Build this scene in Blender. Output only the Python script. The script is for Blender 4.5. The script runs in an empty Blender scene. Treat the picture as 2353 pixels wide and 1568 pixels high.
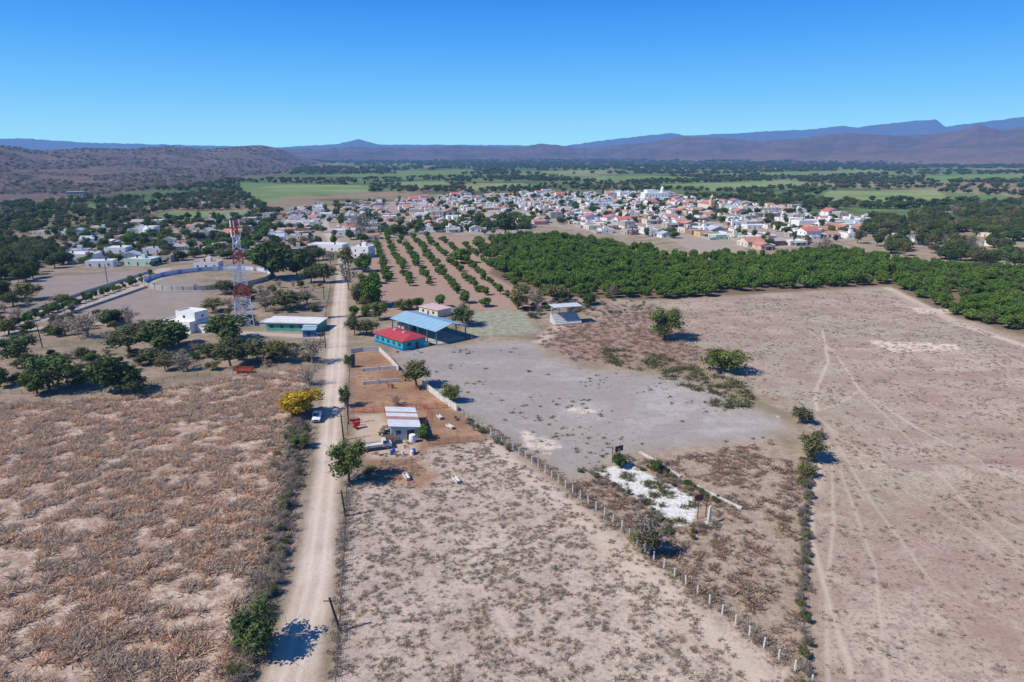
import bpy, math, random
import numpy as np
from mathutils import Vector
rng=np.random.default_rng(7); random.seed(7)
SC=bpy.context.scene; COL=SC.collection
# ---------------------------------------------------------------- helpers projecting image pixels onto the ground
CAMH=60.0; TH=math.radians(15.3); CT,ST=math.cos(TH),math.sin(TH); F=1568.0
def P(u,v,z=0.0):
    a=(u-1176.5)/F; b=(v-784)/F
    t=(CAMH-z)/(ST+b*CT)
    return (a*t, t*(CT-b*ST))
def PP(l): return [P(u,v) for u,v in l]
def mpp(x,y): return (y*CT+CAMH*ST)/F     # metres per image pixel at a spot
def lin(c): 
    c=c/255.0
    return c/12.92 if c<=0.04045 else ((c+0.055)/1.055)**2.4
def S(r,g,b,k=0.94): return (min(lin(r)*k,.82),min(lin(g)*k,.82),min(lin(b)*k,.82),1)
# ---------------------------------------------------------------- noise
def _h(i,j,s):
    v=np.sin(i*127.1+j*311.7+s*74.7)*43758.5453
    return v-np.floor(v)
def vn(x,y,s=0):
    i=np.floor(x); j=np.floor(y); fx=x-i; fy=y-j
    fx=fx*fx*(3-2*fx); fy=fy*fy*(3-2*fy)
    a=_h(i,j,s); b=_h(i+1,j,s); c=_h(i,j+1,s); d=_h(i+1,j+1,s)
    return (a*(1-fx)+b*fx)*(1-fy)+(c*(1-fx)+d*fx)*fy
def fbm(x,y,o=4,s=0,rid=False):
    r=0; a=.5; tot=0
    for k in range(o):
        n=vn(x,y,s+k)
        if rid: n=1-abs(2*n-1)
        r=r+a*n; tot+=a; a*=.5; x=x*2.03+5.1; y=y*2.03+1.7
    return r/tot
# ---------------------------------------------------------------- terrain
K=.000593
def prof(px,pts):
    xs=[p[0] for p in pts]; ys=[355-p[1] for p in pts]
    return np.interp(px,xs,ys)*K
RA=[(-1500,330),(-300,332),(0,338),(100,348),(200,343),(300,345),(400,338),(480,344),(560,336),(600,333),(640,341),(680,358),(730,372),(800,380),(3000,380)]
RB=[(-1500,345),(0,345),(650,344),(750,341),(825,337),(950,339),(1050,335),(1150,340),(1250,332),(1350,340),(1450,332),(1500,325),(1570,314),(1650,318),(1750,325),(1850,318),(1900,310),(1960,306),(2050,313),(2130,311),(2200,298),(2240,288),(2290,300),(2353,290),(2700,280),(4000,300)]
RC=[(-1500,320),(0,320),(60,318),(120,323),(200,328),(400,333),(650,339),(700,336),(780,331),(825,320),(870,333),(1000,333),(1300,335),(1400,321),(1540,306),(1570,312),(1700,307),(1760,302),(1850,299),(1930,290),(1960,294),(2060,282),(2110,277),(2140,276),(2162,292),(2230,283),(2340,270),(2400,278),(2800,280),(4000,300)]
def terrain(x,y):
    x=np.asarray(x,float); y=np.asarray(y,float)
    ys=np.maximum(y,1.0); px=np.clip(x/ys,-1.7,1.7)*1626+1176.5
    z=np.zeros_like(x)
    foot=np.interp(px,[-1500,0,250,500,680,800],[900,1150,1350,1900,3000,4200])
    D=np.interp(px,[-1500,0,640,800],[2300,2700,4400,5000])
    e=prof(px,RA); h=np.maximum(60+D*e,0)
    n=fbm(x/420,y/420,5,3,True)
    t=np.clip((ys-foot)/(D-foot),0,1.0)
    back=np.clip(1-(ys-D)/1500,0,1)
    sm=(t*t*(3-2*t))*back*back*(3-2*back)
    z=np.maximum(z,h*np.clip(sm+.9*(n-.62)*sm*(1-sm*.85),0,1.12))
    D=np.interp(px,[0,1500,1900,2400],[10000,9000,7500,6500]); w=D*.17
    e=prof(px,RB)+ (fbm(px/26,px*0,3,11,True)-.6)*.0035
    h=np.maximum(60+D*e,0); n=fbm(x/900,y/900,6,21,True)
    g=np.exp(-(np.abs(ys-D)/w)**1.6); g=np.clip(g+1.5*(n-.62)*(1-g)*np.minimum(1,g*3),0,1.1)*(g>.02)
    z=np.maximum(z,h*g)
    D2=D*.74; g2=np.exp(-(np.abs(ys-D2)/(D2*.12))**2)*np.clip((px-1300)/500,0,1)
    z=np.maximum(z,(40+95*n)*g2*np.clip((fbm(x/1300,y/1300,3,31)-.33)*4,0,1))
    D=23000.; e=prof(px,RC)+(fbm(px/18,px*0,3,41,True)-.6)*.0016
    h=np.maximum(60+D*e,0); n=fbm(x/1800,y/1800,5,51,True)
    g=np.exp(-(np.abs(ys-D)/3600)**1.6); g=np.clip(g+1.2*(n-.6)*(1-g)*np.minimum(1,g*3),0,1.1)*(g>.02)
    z=np.maximum(z,h*g)
    return np.where(y>300,z,0.0)
def tz(x,y): return float(terrain(np.array([x]),np.array([y]))[0])
# ---------------------------------------------------------------- polygons
def inpoly(x,y,poly):
    c=np.zeros(x.shape,bool); n=len(poly)
    for i in range(n):
        x1,y1=poly[i]; x2,y2=poly[(i+1)%n]
        if y1==y2: continue
        c^=((y1>y)!=(y2>y))&(x<(x2-x1)*(y-y1)/(y2-y1)+x1)
    return c
def segd(x,y,a,b):
    dx,dy=b[0]-a[0],b[1]-a[1]; L=dx*dx+dy*dy+1e-9
    t=np.clip(((x-a[0])*dx+(y-a[1])*dy)/L,0,1)
    return np.hypot(x-a[0]-t*dx,y-a[1]-t*dy)
def sdpoly(x,y,poly,m=30):
    r=np.full(x.shape,-m,float); xs=[p[0] for p in poly]; ys=[p[1] for p in poly]
    k=(x>min(xs)-m)&(x<max(xs)+m)&(y>min(ys)-m)&(y<max(ys)+m)
    X,Y=x[k],y[k]; d=np.full(X.shape,1e9)
    for i in range(len(poly)): d=np.minimum(d,segd(X,Y,poly[i],poly[(i+1)%len(poly)]))
    r[k]=np.where(inpoly(X,Y,poly),d,-d)
    return np.clip(r,-m,m)
def sdline(x,y,lines,m=15):
    r=np.full(x.shape,-m,float)
    for pl,w in lines:
        xs=[p[0] for p in pl]; ys=[p[1] for p in pl]
        k=(x>min(xs)-m)&(x<max(xs)+m)&(y>min(ys)-m)&(y<max(ys)+m)
        X,Y=x[k],y[k]; d=np.full(X.shape,1e9)
        for i in range(len(pl)-1): d=np.minimum(d,segd(X,Y,pl[i],pl[i+1]))
        r[k]=np.maximum(r[k],w-d)
    return r
# ---------------------------------------------------------------- node helpers
def nd(nt,t,ins=None,**props):
    n=nt.nodes.new(t)
    for k,v in props.items(): setattr(n,k,v)
    for k,v in (ins or {}).items():
        if isinstance(v,bpy.types.NodeSocket): nt.links.new(v,n.inputs[k])
        else: n.inputs[k].default_value=v
    return n
def M(nt,op,a,b=0.0,c=None,clamp=False):
    i={0:a,1:b}
    if c is not None: i[2]=c
    return nd(nt,'ShaderNodeMath',i,operation=op,use_clamp=clamp).outputs[0]
def MX(nt,f,a,b,mode='MIX'):
    return nd(nt,'ShaderNodeMix',{0:f,6:a,7:b},data_type='RGBA',blend_type=mode).outputs[2]
def NZ(nt,vec,scale,detail=4,rough=.55,dist=0):
    return nd(nt,'ShaderNodeTexNoise',{'Vector':vec,'Scale':scale,'Detail':detail,'Roughness':rough,'Distortion':dist}).outputs[0]
def SM(nt,v,a,b):
    return nd(nt,'ShaderNodeMapRange',{0:v,1:a,2:b,3:0.0,4:1.0},clamp=True).outputs[0]
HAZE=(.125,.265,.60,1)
def haze(nt,sh,D=10500.):  # haze painted into the material: blue glow that grows with distance from origin
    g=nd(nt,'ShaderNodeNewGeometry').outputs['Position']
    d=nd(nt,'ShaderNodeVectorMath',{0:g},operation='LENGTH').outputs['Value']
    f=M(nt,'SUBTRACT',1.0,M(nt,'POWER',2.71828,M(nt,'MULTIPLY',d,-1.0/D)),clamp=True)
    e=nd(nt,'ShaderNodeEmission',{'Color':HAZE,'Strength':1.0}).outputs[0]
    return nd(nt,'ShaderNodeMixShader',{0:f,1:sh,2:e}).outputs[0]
def newmat(name):
    m=bpy.data.materials.new(name); m.use_nodes=True; nt=m.node_tree; nt.nodes.clear()
    try: m.cycles.emission_sampling='NONE'
    except Exception as ex: print(ex)
    return m,nt
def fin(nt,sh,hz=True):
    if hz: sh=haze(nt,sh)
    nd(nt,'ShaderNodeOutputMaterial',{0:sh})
_mc={}
def mat(name,col,rough=.8,metal=0,var=.25,scale=.8,bump=0,hz=True):
    if name in _mc: return _mc[name]
    m,nt=newmat(name)
    tc=nd(nt,'ShaderNodeTexCoord').outputs['Object']
    n=NZ(nt,tc,scale,4,.6); n2=NZ(nt,tc,scale*9,2,.6)
    c=MX(nt,M(nt,'MULTIPLY',SM(nt,n,.35,.7),var*1.6,clamp=True),col,(col[0]*.5,col[1]*.47,col[2]*.43,1))
    c=MX(nt,M(nt,'MULTIPLY',SM(nt,n2,.45,.7),var,clamp=True),c,(col[0]*.6,col[1]*.58,col[2]*.55,1))
    b=nd(nt,'ShaderNodeBsdfPrincipled',{'Base Color':c,'Roughness':rough,'Metallic':metal})
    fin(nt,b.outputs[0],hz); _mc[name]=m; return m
def leafmat(name,dark,light,transl=.22,rv=.6):
    m,nt=newmat(name)
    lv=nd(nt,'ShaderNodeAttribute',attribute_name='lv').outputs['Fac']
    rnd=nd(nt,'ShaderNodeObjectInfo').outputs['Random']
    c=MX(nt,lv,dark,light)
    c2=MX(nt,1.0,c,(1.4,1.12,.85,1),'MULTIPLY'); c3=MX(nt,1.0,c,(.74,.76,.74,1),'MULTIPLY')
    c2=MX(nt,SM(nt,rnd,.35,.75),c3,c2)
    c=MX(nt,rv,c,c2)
    d=nd(nt,'ShaderNodeBsdfDiffuse',{'Color':c}).outputs[0]
    t=nd(nt,'ShaderNodeBsdfTranslucent',{'Color':c}).outputs[0]
    s=nd(nt,'ShaderNodeMixShader',{0:transl,1:d,2:t}).outputs[0]
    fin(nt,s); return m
# ---------------------------------------------------------------- mesh builder
class MB:
    def __init__(s): s.v=[]; s.f=[]; s.m=[]
    def add(s,vs,fs,m):
        o=len(s.v); s.v+=[tuple(v) for v in vs]
        for f in fs: s.f.append(tuple(i+o for i in f)); s.m.append(m)
    def box(s,c,d,m,rz=0):
        x,y,z=c; a,b,h=d[0]/2,d[1]/2,d[2]/2; cs,sn=math.cos(rz),math.sin(rz)
        vs=[]
        for k in (-h,h):
            for i,j in ((-a,-b),(a,-b),(a,b),(-a,b)):
                vs.append((x+i*cs-j*sn,y+i*sn+j*cs,z+k))
        s.add(vs,[(0,3,2,1),(4,5,6,7),(0,1,5,4),(1,2,6,5),(2,3,7,6),(3,0,4,7)],m)
    def bar(s,p,q,r,m,r2=None,n=4):
        p=Vector(p);q=Vector(q);d=(q-p)
        if d.length<1e-6: return
        d.normalize(); r2=r if r2 is None else r2
        a=d.cross(Vector((0,0,1)) if abs(d.z)<.9 else Vector((1,0,0))).normalized(); b=d.cross(a)
        vs=[]
        for c,rr in ((p,r),(q,r2)):
            for i in range(n):
                t=2*math.pi*(i+.5)/n; vs.append(c+a*math.cos(t)*rr+b*math.sin(t)*rr)
        fs=[(i,(i+1)%n,n+(i+1)%n,n+i) for i in range(n)]+[tuple(range(n-1,-1,-1)),tuple(range(n,2*n))]
        s.add(vs,fs,m)
    def prism(s,prof,y0,y1,m):
        n=len(prof); vs=[(x,y0,z) for x,z in prof]+[(x,y1,z) for x,z in prof]
        fs=[(i,(i+1)%n,n+(i+1)%n,n+i) for i in range(n)]+[tuple(range(n-1,-1,-1)),tuple(range(n,2*n))]
        s.add(vs,fs,m)
    def mesh(s,name,mats):
        me=bpy.data.meshes.new(name); me.from_pydata(s.v,[],s.f)
        for m in mats: me.materials.append(m)
        me.polygons.foreach_set('material_index',s.m); me.update(); return me
    def obj(s,name,mats,loc=(0,0,0),rz=0):
        return put(name,s.mesh(name,mats),loc,rz)
def put(name,me,loc=(0,0,0),rz=0,sc=(1,1,1)):
    o=bpy.data.objects.new(name,me); o.location=loc; o.rotation_euler=(0,0,rz); o.scale=sc; COL.objects.link(o); return o
# ---------------------------------------------------------------- ROAD / ZONES
road=PP([(590,1600),(640,1450),(680,1330),(716,1150),(728,1050),(740,940),(752,800),(762,720),(772,640),(778,590),(784,560),(800,560),(801,600),(798,640),(797,720),(797,800),(790,900),(785,1000),(778,1100),(768,1250),(755,1400),(730,1600),(715,1750),(540,1750)])
lfield=PP([(-900,960),(0,925),(250,918),(400,890),(560,862),(690,848),(705,880),(665,960),(645,1090),(610,1240),(550,1400),(500,1600),(440,1800),(-900,1800)])
pasture=PP([(798,1120),(900,1040),(1120,1010),(1300,1135),(1500,1275),(1700,1440),(1860,1568),(2000,1720),(760,1750),(778,1400)])
corral=PP([(806,806),(895,806),(918,850),(975,885),(1050,940),(1118,1010),(985,1030),(960,1060),(1010,1095),(960,1125),(860,1100),(830,1040),(812,1000)])
yard=PP([(812,955),(880,950),(900,1000),(960,1015),(955,1050),(850,1055),(815,1000)])
pitch=PP([(905,802),(1215,786),(1260,820),(1340,850),(1560,870),(1660,905),(1760,950),(1800,975),(1760,1010),(1600,1020),(1450,1040),(1310,1095),(1180,1020),(1030,925),(975,880),(925,850)])
court=PP([(1350,1075),(1400,1072),(1440,1062),(1612,1150),(1597,1205),(1550,1215),(1440,1130)])
brown=PP([(1225,785),(1270,745),(1400,735),(1500,760),(1610,800),(1600,850),(1480,838),(1340,838)])
rfield=PP([(1340,700),(1480,692),(2030,660),(2353,785),(2900,980),(3000,1800),(1880,1700),(1850,1400),(1855,1120),(1890,1010),(1800,930),(1620,840),(1500,760),(1380,740)])
scrub=PP([(1310,1095),(1450,1045),(1600,1022),(1780,1000),(1850,1110),(1840,1400),(1850,1560),(1500,1280)])
osoil=PP([(830,700),(838,600),(850,560),(1000,540),(1210,560),(1240,660),(1230,700),(1200,715),(1050,710),(900,735)])
grassyard=PP([(1080,715),(1200,712),(1240,765),(1080,775),(1060,750)])
mango=PP([(1130,628),(1200,560),(1250,548),(1380,560),(1560,600),(1740,600),(1900,580),(2035,600),(2040,655),(1480,688),(1230,678)])
mango2=PP([(2045,600),(2353,630),(2700,660),(2900,860),(2353,768),(2180,720),(2048,652)])
town=PP([(1990,548),(1760,574),(1650,564),(1500,546),(1350,532),(1220,514),(1190,547),(1000,534),(870,547),(800,566),(640,582),(640,510),(700,478),(900,464),(1060,450),(1300,447),(1500,444),(1640,462),(1850,485),(1990,510)])
town2=PP([(130,614),(600,592),(640,575),(650,520),(600,500),(440,500),(280,518),(60,540)])
brownplot=PP([(1540,550),(1700,560),(1720,582),(1600,582)])
green=[PP([(545,420),(860,427),(850,442),(700,450),(620,466),(560,448)]),PP([(1900,440),(2150,437),(2190,460),(1870,466)]),PP([(370,486),(560,484),(600,492),(480,505),(360,500)]),PP([(900,420),(1020,416),(1040,430),(940,434)]),PP([(1250,408),(1500,404),(1640,412),(1400,420)]),PP([(1500,425),(1800,415),(1900,425),(1650,440)]),
 PP([(1180,395),(1420,391),(1480,397),(1240,402)]),PP([(1700,398),(2000,392),(2080,400),(1780,407)]),PP([(1050,428),(1200,420),(1230,432),(1090,438)]),PP([(880,395),(1080,390),(1120,398),(930,404)]),PP([(2100,405),(2353,400),(2400,412),(2150,420)])]
graygr=PP([(70,640),(350,620),(480,655),(470,720),(330,735),(200,720),(100,700)])
scrubland=PP([(-1400,560),(0,478),(200,452),(400,430),(530,415),(680,392),(700,376),(-1400,376)])
paths=[(PP(l),w) for l,w in [
 ([(1890,760),(1903,830),(1872,905),(1878,945)],.4),([(1878,945),(1925,930),(1975,898)],.3),
 ([(1860,760),(1925,820),(1975,895),(2100,980),(2353,1110),(2600,1240)],.32),([(1880,960),(1990,1050),(2150,1120),(2353,1220),(2600,1340)],.18),
 ([(1900,980),(2000,1080),(2200,1200),(2353,1310)],.15),([(1885,1060),(1862,1110),(1868,1250),(1915,1420),(1975,1600),(2010,1700)],.32),
 ([(1912,1070),(1915,1200),(1898,1400),(1905,1600)],.15),([(1910,800),(2060,880),(2200,970),(2353,1040)],.15),([(1975,898),(2080,1000),(2240,1180),(2353,1280)],.12),
 ([(1000,1190),(1085,1270),(1120,1370),(1170,1450),(1240,1530),(1290,1600)],.32),([(1085,1185),(1092,1300),(1150,1410)],.25),
 ([(930,1110),(1000,1190),(1140,1220)],.2),([(1120,1190),(1300,1320),(1480,1300)],.2),([(1215,790),(1400,720),(1640,690)],.2),([(860,1200),(960,1400),(980,1600)],.14),
 ([(2353,900),(2200,840),(2000,800)],.12),([(2353,1450),(2150,1350),(2000,1150),(1900,980)],.1),([(2040,1568),(2010,1300),(1930,1080)],.1)]]
wide=[(PP(l),w) for l,w in [([(1125,1015),(1300,1165),(1440,1285),(1600,1430),(1780,1590),(1900,1700)],1.5),([(2040,662),(2200,742),(2353,795),(2600,880)],2.0),([(1885,1000),(1880,1080),(1870,1120)],1.2),([(1290,745),(1240,785)],2.5)]]
blvd=[(PP(l),w) for l,w in [([(-300,820),(0,752),(110,715),(250,668),(345,634),(380,618)],3.6),([(-300,850),(0,780),(60,742),(130,726),(270,678),(360,640)],3.2),([(0,770),(150,745),(380,742),(560,765),(750,775)],2.2),([(770,560),(745,520),(740,490),(735,470)],4)]]
pale=[PP([(1285,936),(1330,932),(1390,942),(1360,955),(1300,948)]),PP([(1180,985),(1230,990),(1310,1025),(1260,1050),(1200,1030)]),PP([(1980,780),(2200,790),(2215,805),(2050,812)]),PP([(1755,950),(1800,955),(1790,968)]),PP([(2080,705),(2180,710),(2190,722),(2110,722)])]
# ---------------------------------------------------------------- GROUND MESH
ang=np.concatenate([np.linspace(-180,-60,25)[:-1],np.linspace(-60,-42,30)[:-1],np.linspace(-42,42,650),np.linspace(42,60,30)[1:],np.linspace(60,180,25)[1:-1]])
r=[0.5,10,25,40,50]
while r[-1]<60000: r.append(r[-1]+max(.9,.0085*r[-1]))
r=np.array(r); A,R=np.meshgrid(np.radians(ang),r)
GX=(np.sin(A)*R).ravel(); GY=(np.cos(A)*R).ravel(); GZ=terrain(GX,GY)
na=len(ang); nr=len(r)
i=np.arange(na); j=np.arange(nr-1); I,J=np.meshgrid(i,j); I2=(I+1)%na
fc=np.stack([J*na+I,J*na+I2,(J+1)*na+I2,(J+1)*na+I],-1).reshape(-1,4)[:,::-1]
def npmesh(name,verts,faces,k=4):
    me=bpy.data.meshes.new(name); me.vertices.add(len(verts)); me.vertices.foreach_set('co',np.ascontiguousarray(verts,dtype=np.float32).ravel())
    nf=len(faces); me.loops.add(nf*k); me.loops.foreach_set('vertex_index',np.ascontiguousarray(faces,dtype=np.int32).ravel())
    me.polygons.add(nf); me.polygons.foreach_set('loop_start',np.arange(0,nf*k,k,dtype=np.int32)); me.polygons.foreach_set('loop_total',np.full(nf,k,dtype=np.int32))
    me.update(calc_edges=True); return me
gm=npmesh('ground',np.stack([GX,GY,GZ],-1),fc)
gm.polygons.foreach_set('use_smooth',np.ones(len(gm.polygons),bool))
def att(n,v):
    a=gm.attributes.new(n,'FLOAT','POINT'); a.data.foreach_set('value',v.astype(np.float32))
for n,p in (('road',road),('lfield',lfield),('pasture',pasture),('corral',corral),('yard',yard),('pitch',pitch),('court',court),('brown',brown),('rfield',rfield),('scrub',scrub),('osoil',osoil),('grassyard',grassyard),('graygr',graygr)):
    att(n,sdpoly(GX,GY,p))
att('scrubland',sdpoly(GX,GY,scrubland,200))
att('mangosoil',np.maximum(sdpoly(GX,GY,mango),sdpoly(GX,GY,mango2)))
att('town',np.max([sdpoly(GX,GY,town),sdpoly(GX,GY,town2),sdpoly(GX,GY,brownplot)],0))
att('green',np.max([sdpoly(GX,GY,g,60) for g in green],0))
att('pale',np.max([sdpoly(GX,GY,g) for g in pale],0))
att('paths',sdline(GX,GY,paths)); att('wide',sdline(GX,GY,wide)); att('blvd',sdline(GX,GY,blvd))
rc=[P(640,1720)]+PP([(665,1568),(722,1350),(752,1100),(763,950),(775,800),(780,700),(785,640),(790,560)])
att('rcen',sdline(GX,GY,[(rc,0)]))
att('ridge',np.clip(GZ,0,200))
m,nt=newmat('ground_soil_and_dry_grass')
pos=nd(nt,'ShaderNodeNewGeometry').outputs['Position']
def AT(n): return nd(nt,'ShaderNodeAttribute',attribute_name=n).outputs['Fac']
nA=NZ(nt,pos,.02,3); nB=NZ(nt,pos,.09,4,.6); nC=NZ(nt,pos,.45,4,.65); nD=NZ(nt,pos,1.6,3,.7); nE=NZ(nt,pos,5,2,.7)
def mask(n,amp=2.,soft=.8,off=0.):
    v=M(nt,'ADD',AT(n),M(nt,'MULTIPLY',M(nt,'SUBTRACT',nC,.5),amp))
    v=M(nt,'ADD',v,M(nt,'MULTIPLY',M(nt,'SUBTRACT',nD,.5),amp*.5))
    return SM(nt,v,off-soft,off+soft)
def mul(a,k): return M(nt,'MULTIPLY',a,k)
c=MX(nt,SM(nt,nB,.4,.62),S(172,150,130),S(138,126,100))
c=MX(nt,SM(nt,nC,.5,.7),c,S(130,115,95))
mp=nd(nt,'ShaderNodeMapping',{'Vector':pos,'Rotation':(0,0,.35),'Scale':(1/300,1/560,0)}).outputs[0]
vo=nd(nt,'ShaderNodeTexVoronoi',{'Vector':mp,'Scale':1.0,'Randomness':.8},feature='F1',distance='CHEBYCHEV')
cr=nd(nt,'ShaderNodeSeparateColor',{0:vo.outputs['Color']})
rp=nd(nt,'ShaderNodeValToRGB',{0:cr.outputs[0]}); el=rp.color_ramp; el.interpolation='CONSTANT'
cols=[(0,S(104,130,80)),(.22,S(146,136,104)),(.34,S(96,118,74)),(.52,S(156,136,112)),(.6,S(116,138,86)),(.8,S(112,118,82)),(.9,S(158,130,108))]
el.elements[0].position=0; el.elements[0].color=cols[0][1]; el.elements[1].position=.22; el.elements[1].color=cols[1][1]
for p_,c_ in cols[2:]:
    e=el.elements.new(p_); e.color=c_
nF=NZ(nt,pos,.006,5,.65)
far=MX(nt,mul(SM(nt,nF,.50,.58),.85),rp.outputs[0],S(78,90,58))
far=MX(nt,mul(SM(nt,nB,.4,.65),.35),far,S(100,98,70))
dist=nd(nt,'ShaderNodeVectorMath',{0:pos},operation='LENGTH').outputs['Value']
c=MX(nt,SM(nt,dist,620,800),c,far)
nG=NZ(nt,pos,.0025,5,.65); nH=NZ(nt,pos,.03,3,.7)
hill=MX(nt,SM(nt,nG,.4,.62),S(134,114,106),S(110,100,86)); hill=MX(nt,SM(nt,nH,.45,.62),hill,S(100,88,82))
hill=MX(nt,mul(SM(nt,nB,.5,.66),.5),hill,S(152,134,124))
hill=MX(nt,SM(nt,dist,4500,6500),hill,MX(nt,SM(nt,nG,.4,.62),S(116,90,82),S(84,72,64)))  # far hills tinted darker with distance, a painted stand-in for thicker haze
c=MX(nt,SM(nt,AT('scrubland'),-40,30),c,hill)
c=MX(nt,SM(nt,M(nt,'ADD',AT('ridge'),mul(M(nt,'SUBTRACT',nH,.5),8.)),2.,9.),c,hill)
gcol=MX(nt,SM(nt,nF,.4,.6),S(138,152,100),S(108,130,78)); gcol=MX(nt,mul(SM(nt,nB,.45,.6),.4),gcol,S(150,146,108)); gcol=MX(nt,SM(nt,cr.outputs[1],.5,.52),gcol,S(112,134,80))
c=MX(nt,mask('green',6,3),c,gcol)
c=MX(nt,mask('town',4,2),c,MX(nt,nB,S(178,162,146),S(150,136,118)))
c=MX(nt,mask('graygr',4,2),c,MX(nt,nB,S(176,162,148),S(145,128,114)))
lf=MX(nt,SM(nt,nC,.42,.58),S(214,192,167),S(176,147,124)); lf=MX(nt,SM(nt,nD,.5,.66),lf,S(142,113,94)); lf=MX(nt,mul(SM(nt,nB,.45,.6),.25),lf,S(166,132,110))
c=MX(nt,mask('lfield',2,.8),c,lf)
pa=MX(nt,SM(nt,nB,.38,.62),S(204,184,162),S(188,167,146)); pa=MX(nt,mul(SM(nt,nC,.48,.62),.7),pa,S(164,149,134)); pa=MX(nt,mul(SM(nt,nD,.5,.66),.85),pa,S(140,126,113))
c=MX(nt,mask('pasture',2,.8),c,pa)
nX=NZ(nt,nd(nt,'ShaderNodeMapping',{'Vector':pos,'Rotation':(0,0,.5),'Scale':(.02,.07,1)}).outputs[0],1,4,.6,.6)
rf=MX(nt,SM(nt,nX,.38,.6),S(190,171,151),S(170,146,129)); rf=MX(nt,mul(SM(nt,nA,.45,.6),.6),rf,S(168,160,136)); rf=MX(nt,mul(SM(nt,nC,.48,.64),.7),rf,S(150,130,115)); rf=MX(nt,mul(SM(nt,nD,.5,.65),.85),rf,S(130,112,99))
rf=MX(nt,mul(SM(nt,nB,.48,.6),.5),rf,S(150,122,108))
c=MX(nt,mask('rfield',5,2),c,rf)
sc_=MX(nt,SM(nt,nC,.4,.62),S(180,160,139),S(154,134,114)); sc_=MX(nt,SM(nt,nD,.5,.68),sc_,S(128,110,94))
c=MX(nt,mask('scrub',5,2),c,sc_)
br=MX(nt,SM(nt,nC,.4,.6),S(168,142,123),S(142,115,100))
c=MX(nt,mask('brown',5,2),c,br)
c=MX(nt,mask('osoil',4,2),c,MX(nt,nC,S(182,154,134),S(154,124,104)))
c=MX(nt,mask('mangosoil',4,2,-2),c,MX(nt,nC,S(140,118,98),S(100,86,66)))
c=MX(nt,mask('grassyard',3,1.5),c,MX(nt,SM(nt,nC,.4,.6),S(170,162,142),S(138,140,110)))
pi=MX(nt,SM(nt,nX,.35,.62),S(184,175,165),S(162,153,144)); pi=MX(nt,mul(SM(nt,nB,.42,.58),.65),pi,S(156,146,136)); pi=MX(nt,mul(SM(nt,nA,.45,.6),.35),pi,S(176,160,144)); pi=MX(nt,mul(SM(nt,nC,.46,.62),.5),pi,S(150,140,130)); pi=MX(nt,mul(SM(nt,nD,.5,.66),.6),pi,S(142,132,121))
c=MX(nt,mask('pitch',9,3),c,pi)
co=MX(nt,SM(nt,nB,.35,.6),S(182,144,112),S(154,118,92)); co=MX(nt,SM(nt,nC,.5,.7),co,S(136,106,84)); co=MX(nt,mul(SM(nt,nD,.5,.7),.5),co,S(112,88,70))
c=MX(nt,mask('corral',2.5,1.4),c,co)
c=MX(nt,mask('yard',2,1.2),c,MX(nt,nC,S(208,188,164),S(176,150,126)))
pw=MX(nt,nC,S(214,196,174),S(196,176,154))
c=MX(nt,mul(mask('pale',6,.6,1.),SM(nt,nC,.4,.55)),c,S(214,195,174))
c=MX(nt,mul(mask('wide',3,1.2),.7),c,pw)
c=MX(nt,mul(mask('paths',.7,.35),.7),c,pw)
c=MX(nt,mul(mask('blvd',1.5,.8),.9),c,MX(nt,nC,S(205,190,172),S(182,164,146)))
cm=M(nt,'MULTIPLY',mask('court',2.5,.4,.3),M(nt,'SUBTRACT',1.0,SM(nt,M(nt,'ADD',mul(nC,.6),mul(nB,.4)),.55,.6)))
c=MX(nt,cm,c,MX(nt,SM(nt,nD,.4,.65),S(232,227,218),S(194,187,176)))
rr=mul(AT('rcen'),-1.0)
tr=M(nt,'ABSOLUTE',M(nt,'SUBTRACT',rr,.95))
rdc=MX(nt,SM(nt,nB,.4,.65),S(214,194,171),S(196,174,151)); rdc=MX(nt,mul(SM(nt,nD,.5,.7),.5),rdc,S(180,158,136))
rdc=MX(nt,mul(M(nt,'SUBTRACT',1.0,SM(nt,tr,.15,.6)),.5),rdc,S(226,208,186))
rdc=MX(nt,mul(SM(nt,M(nt,'ADD',rr,mul(M(nt,'SUBTRACT',nC,.5),3.)),2.5,3.8),.7),rdc,MX(nt,SM(nt,nD,.4,.6),S(186,165,143),S(140,126,106)))
c=MX(nt,mask('road',1.6,.7),c,rdc)
c=MX(nt,mul(SM(nt,nE,.4,.7),.16),c,(0.1,.08,.065,1))
hb=M(nt,'ADD',mul(nC,.4),mul(nD,.25))
nearf=M(nt,'SUBTRACT',1.0,SM(nt,dist,400,900))
bmp=nd(nt,'ShaderNodeBump',{'Height':hb,'Distance':.5,'Strength':mul(nearf,.7)}).outputs[0]
bs=nd(nt,'ShaderNodeBsdfDiffuse',{'Color':c,'Roughness':.3,'Normal':bmp}).outputs[0]
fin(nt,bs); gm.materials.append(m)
put('ground',gm)
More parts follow.
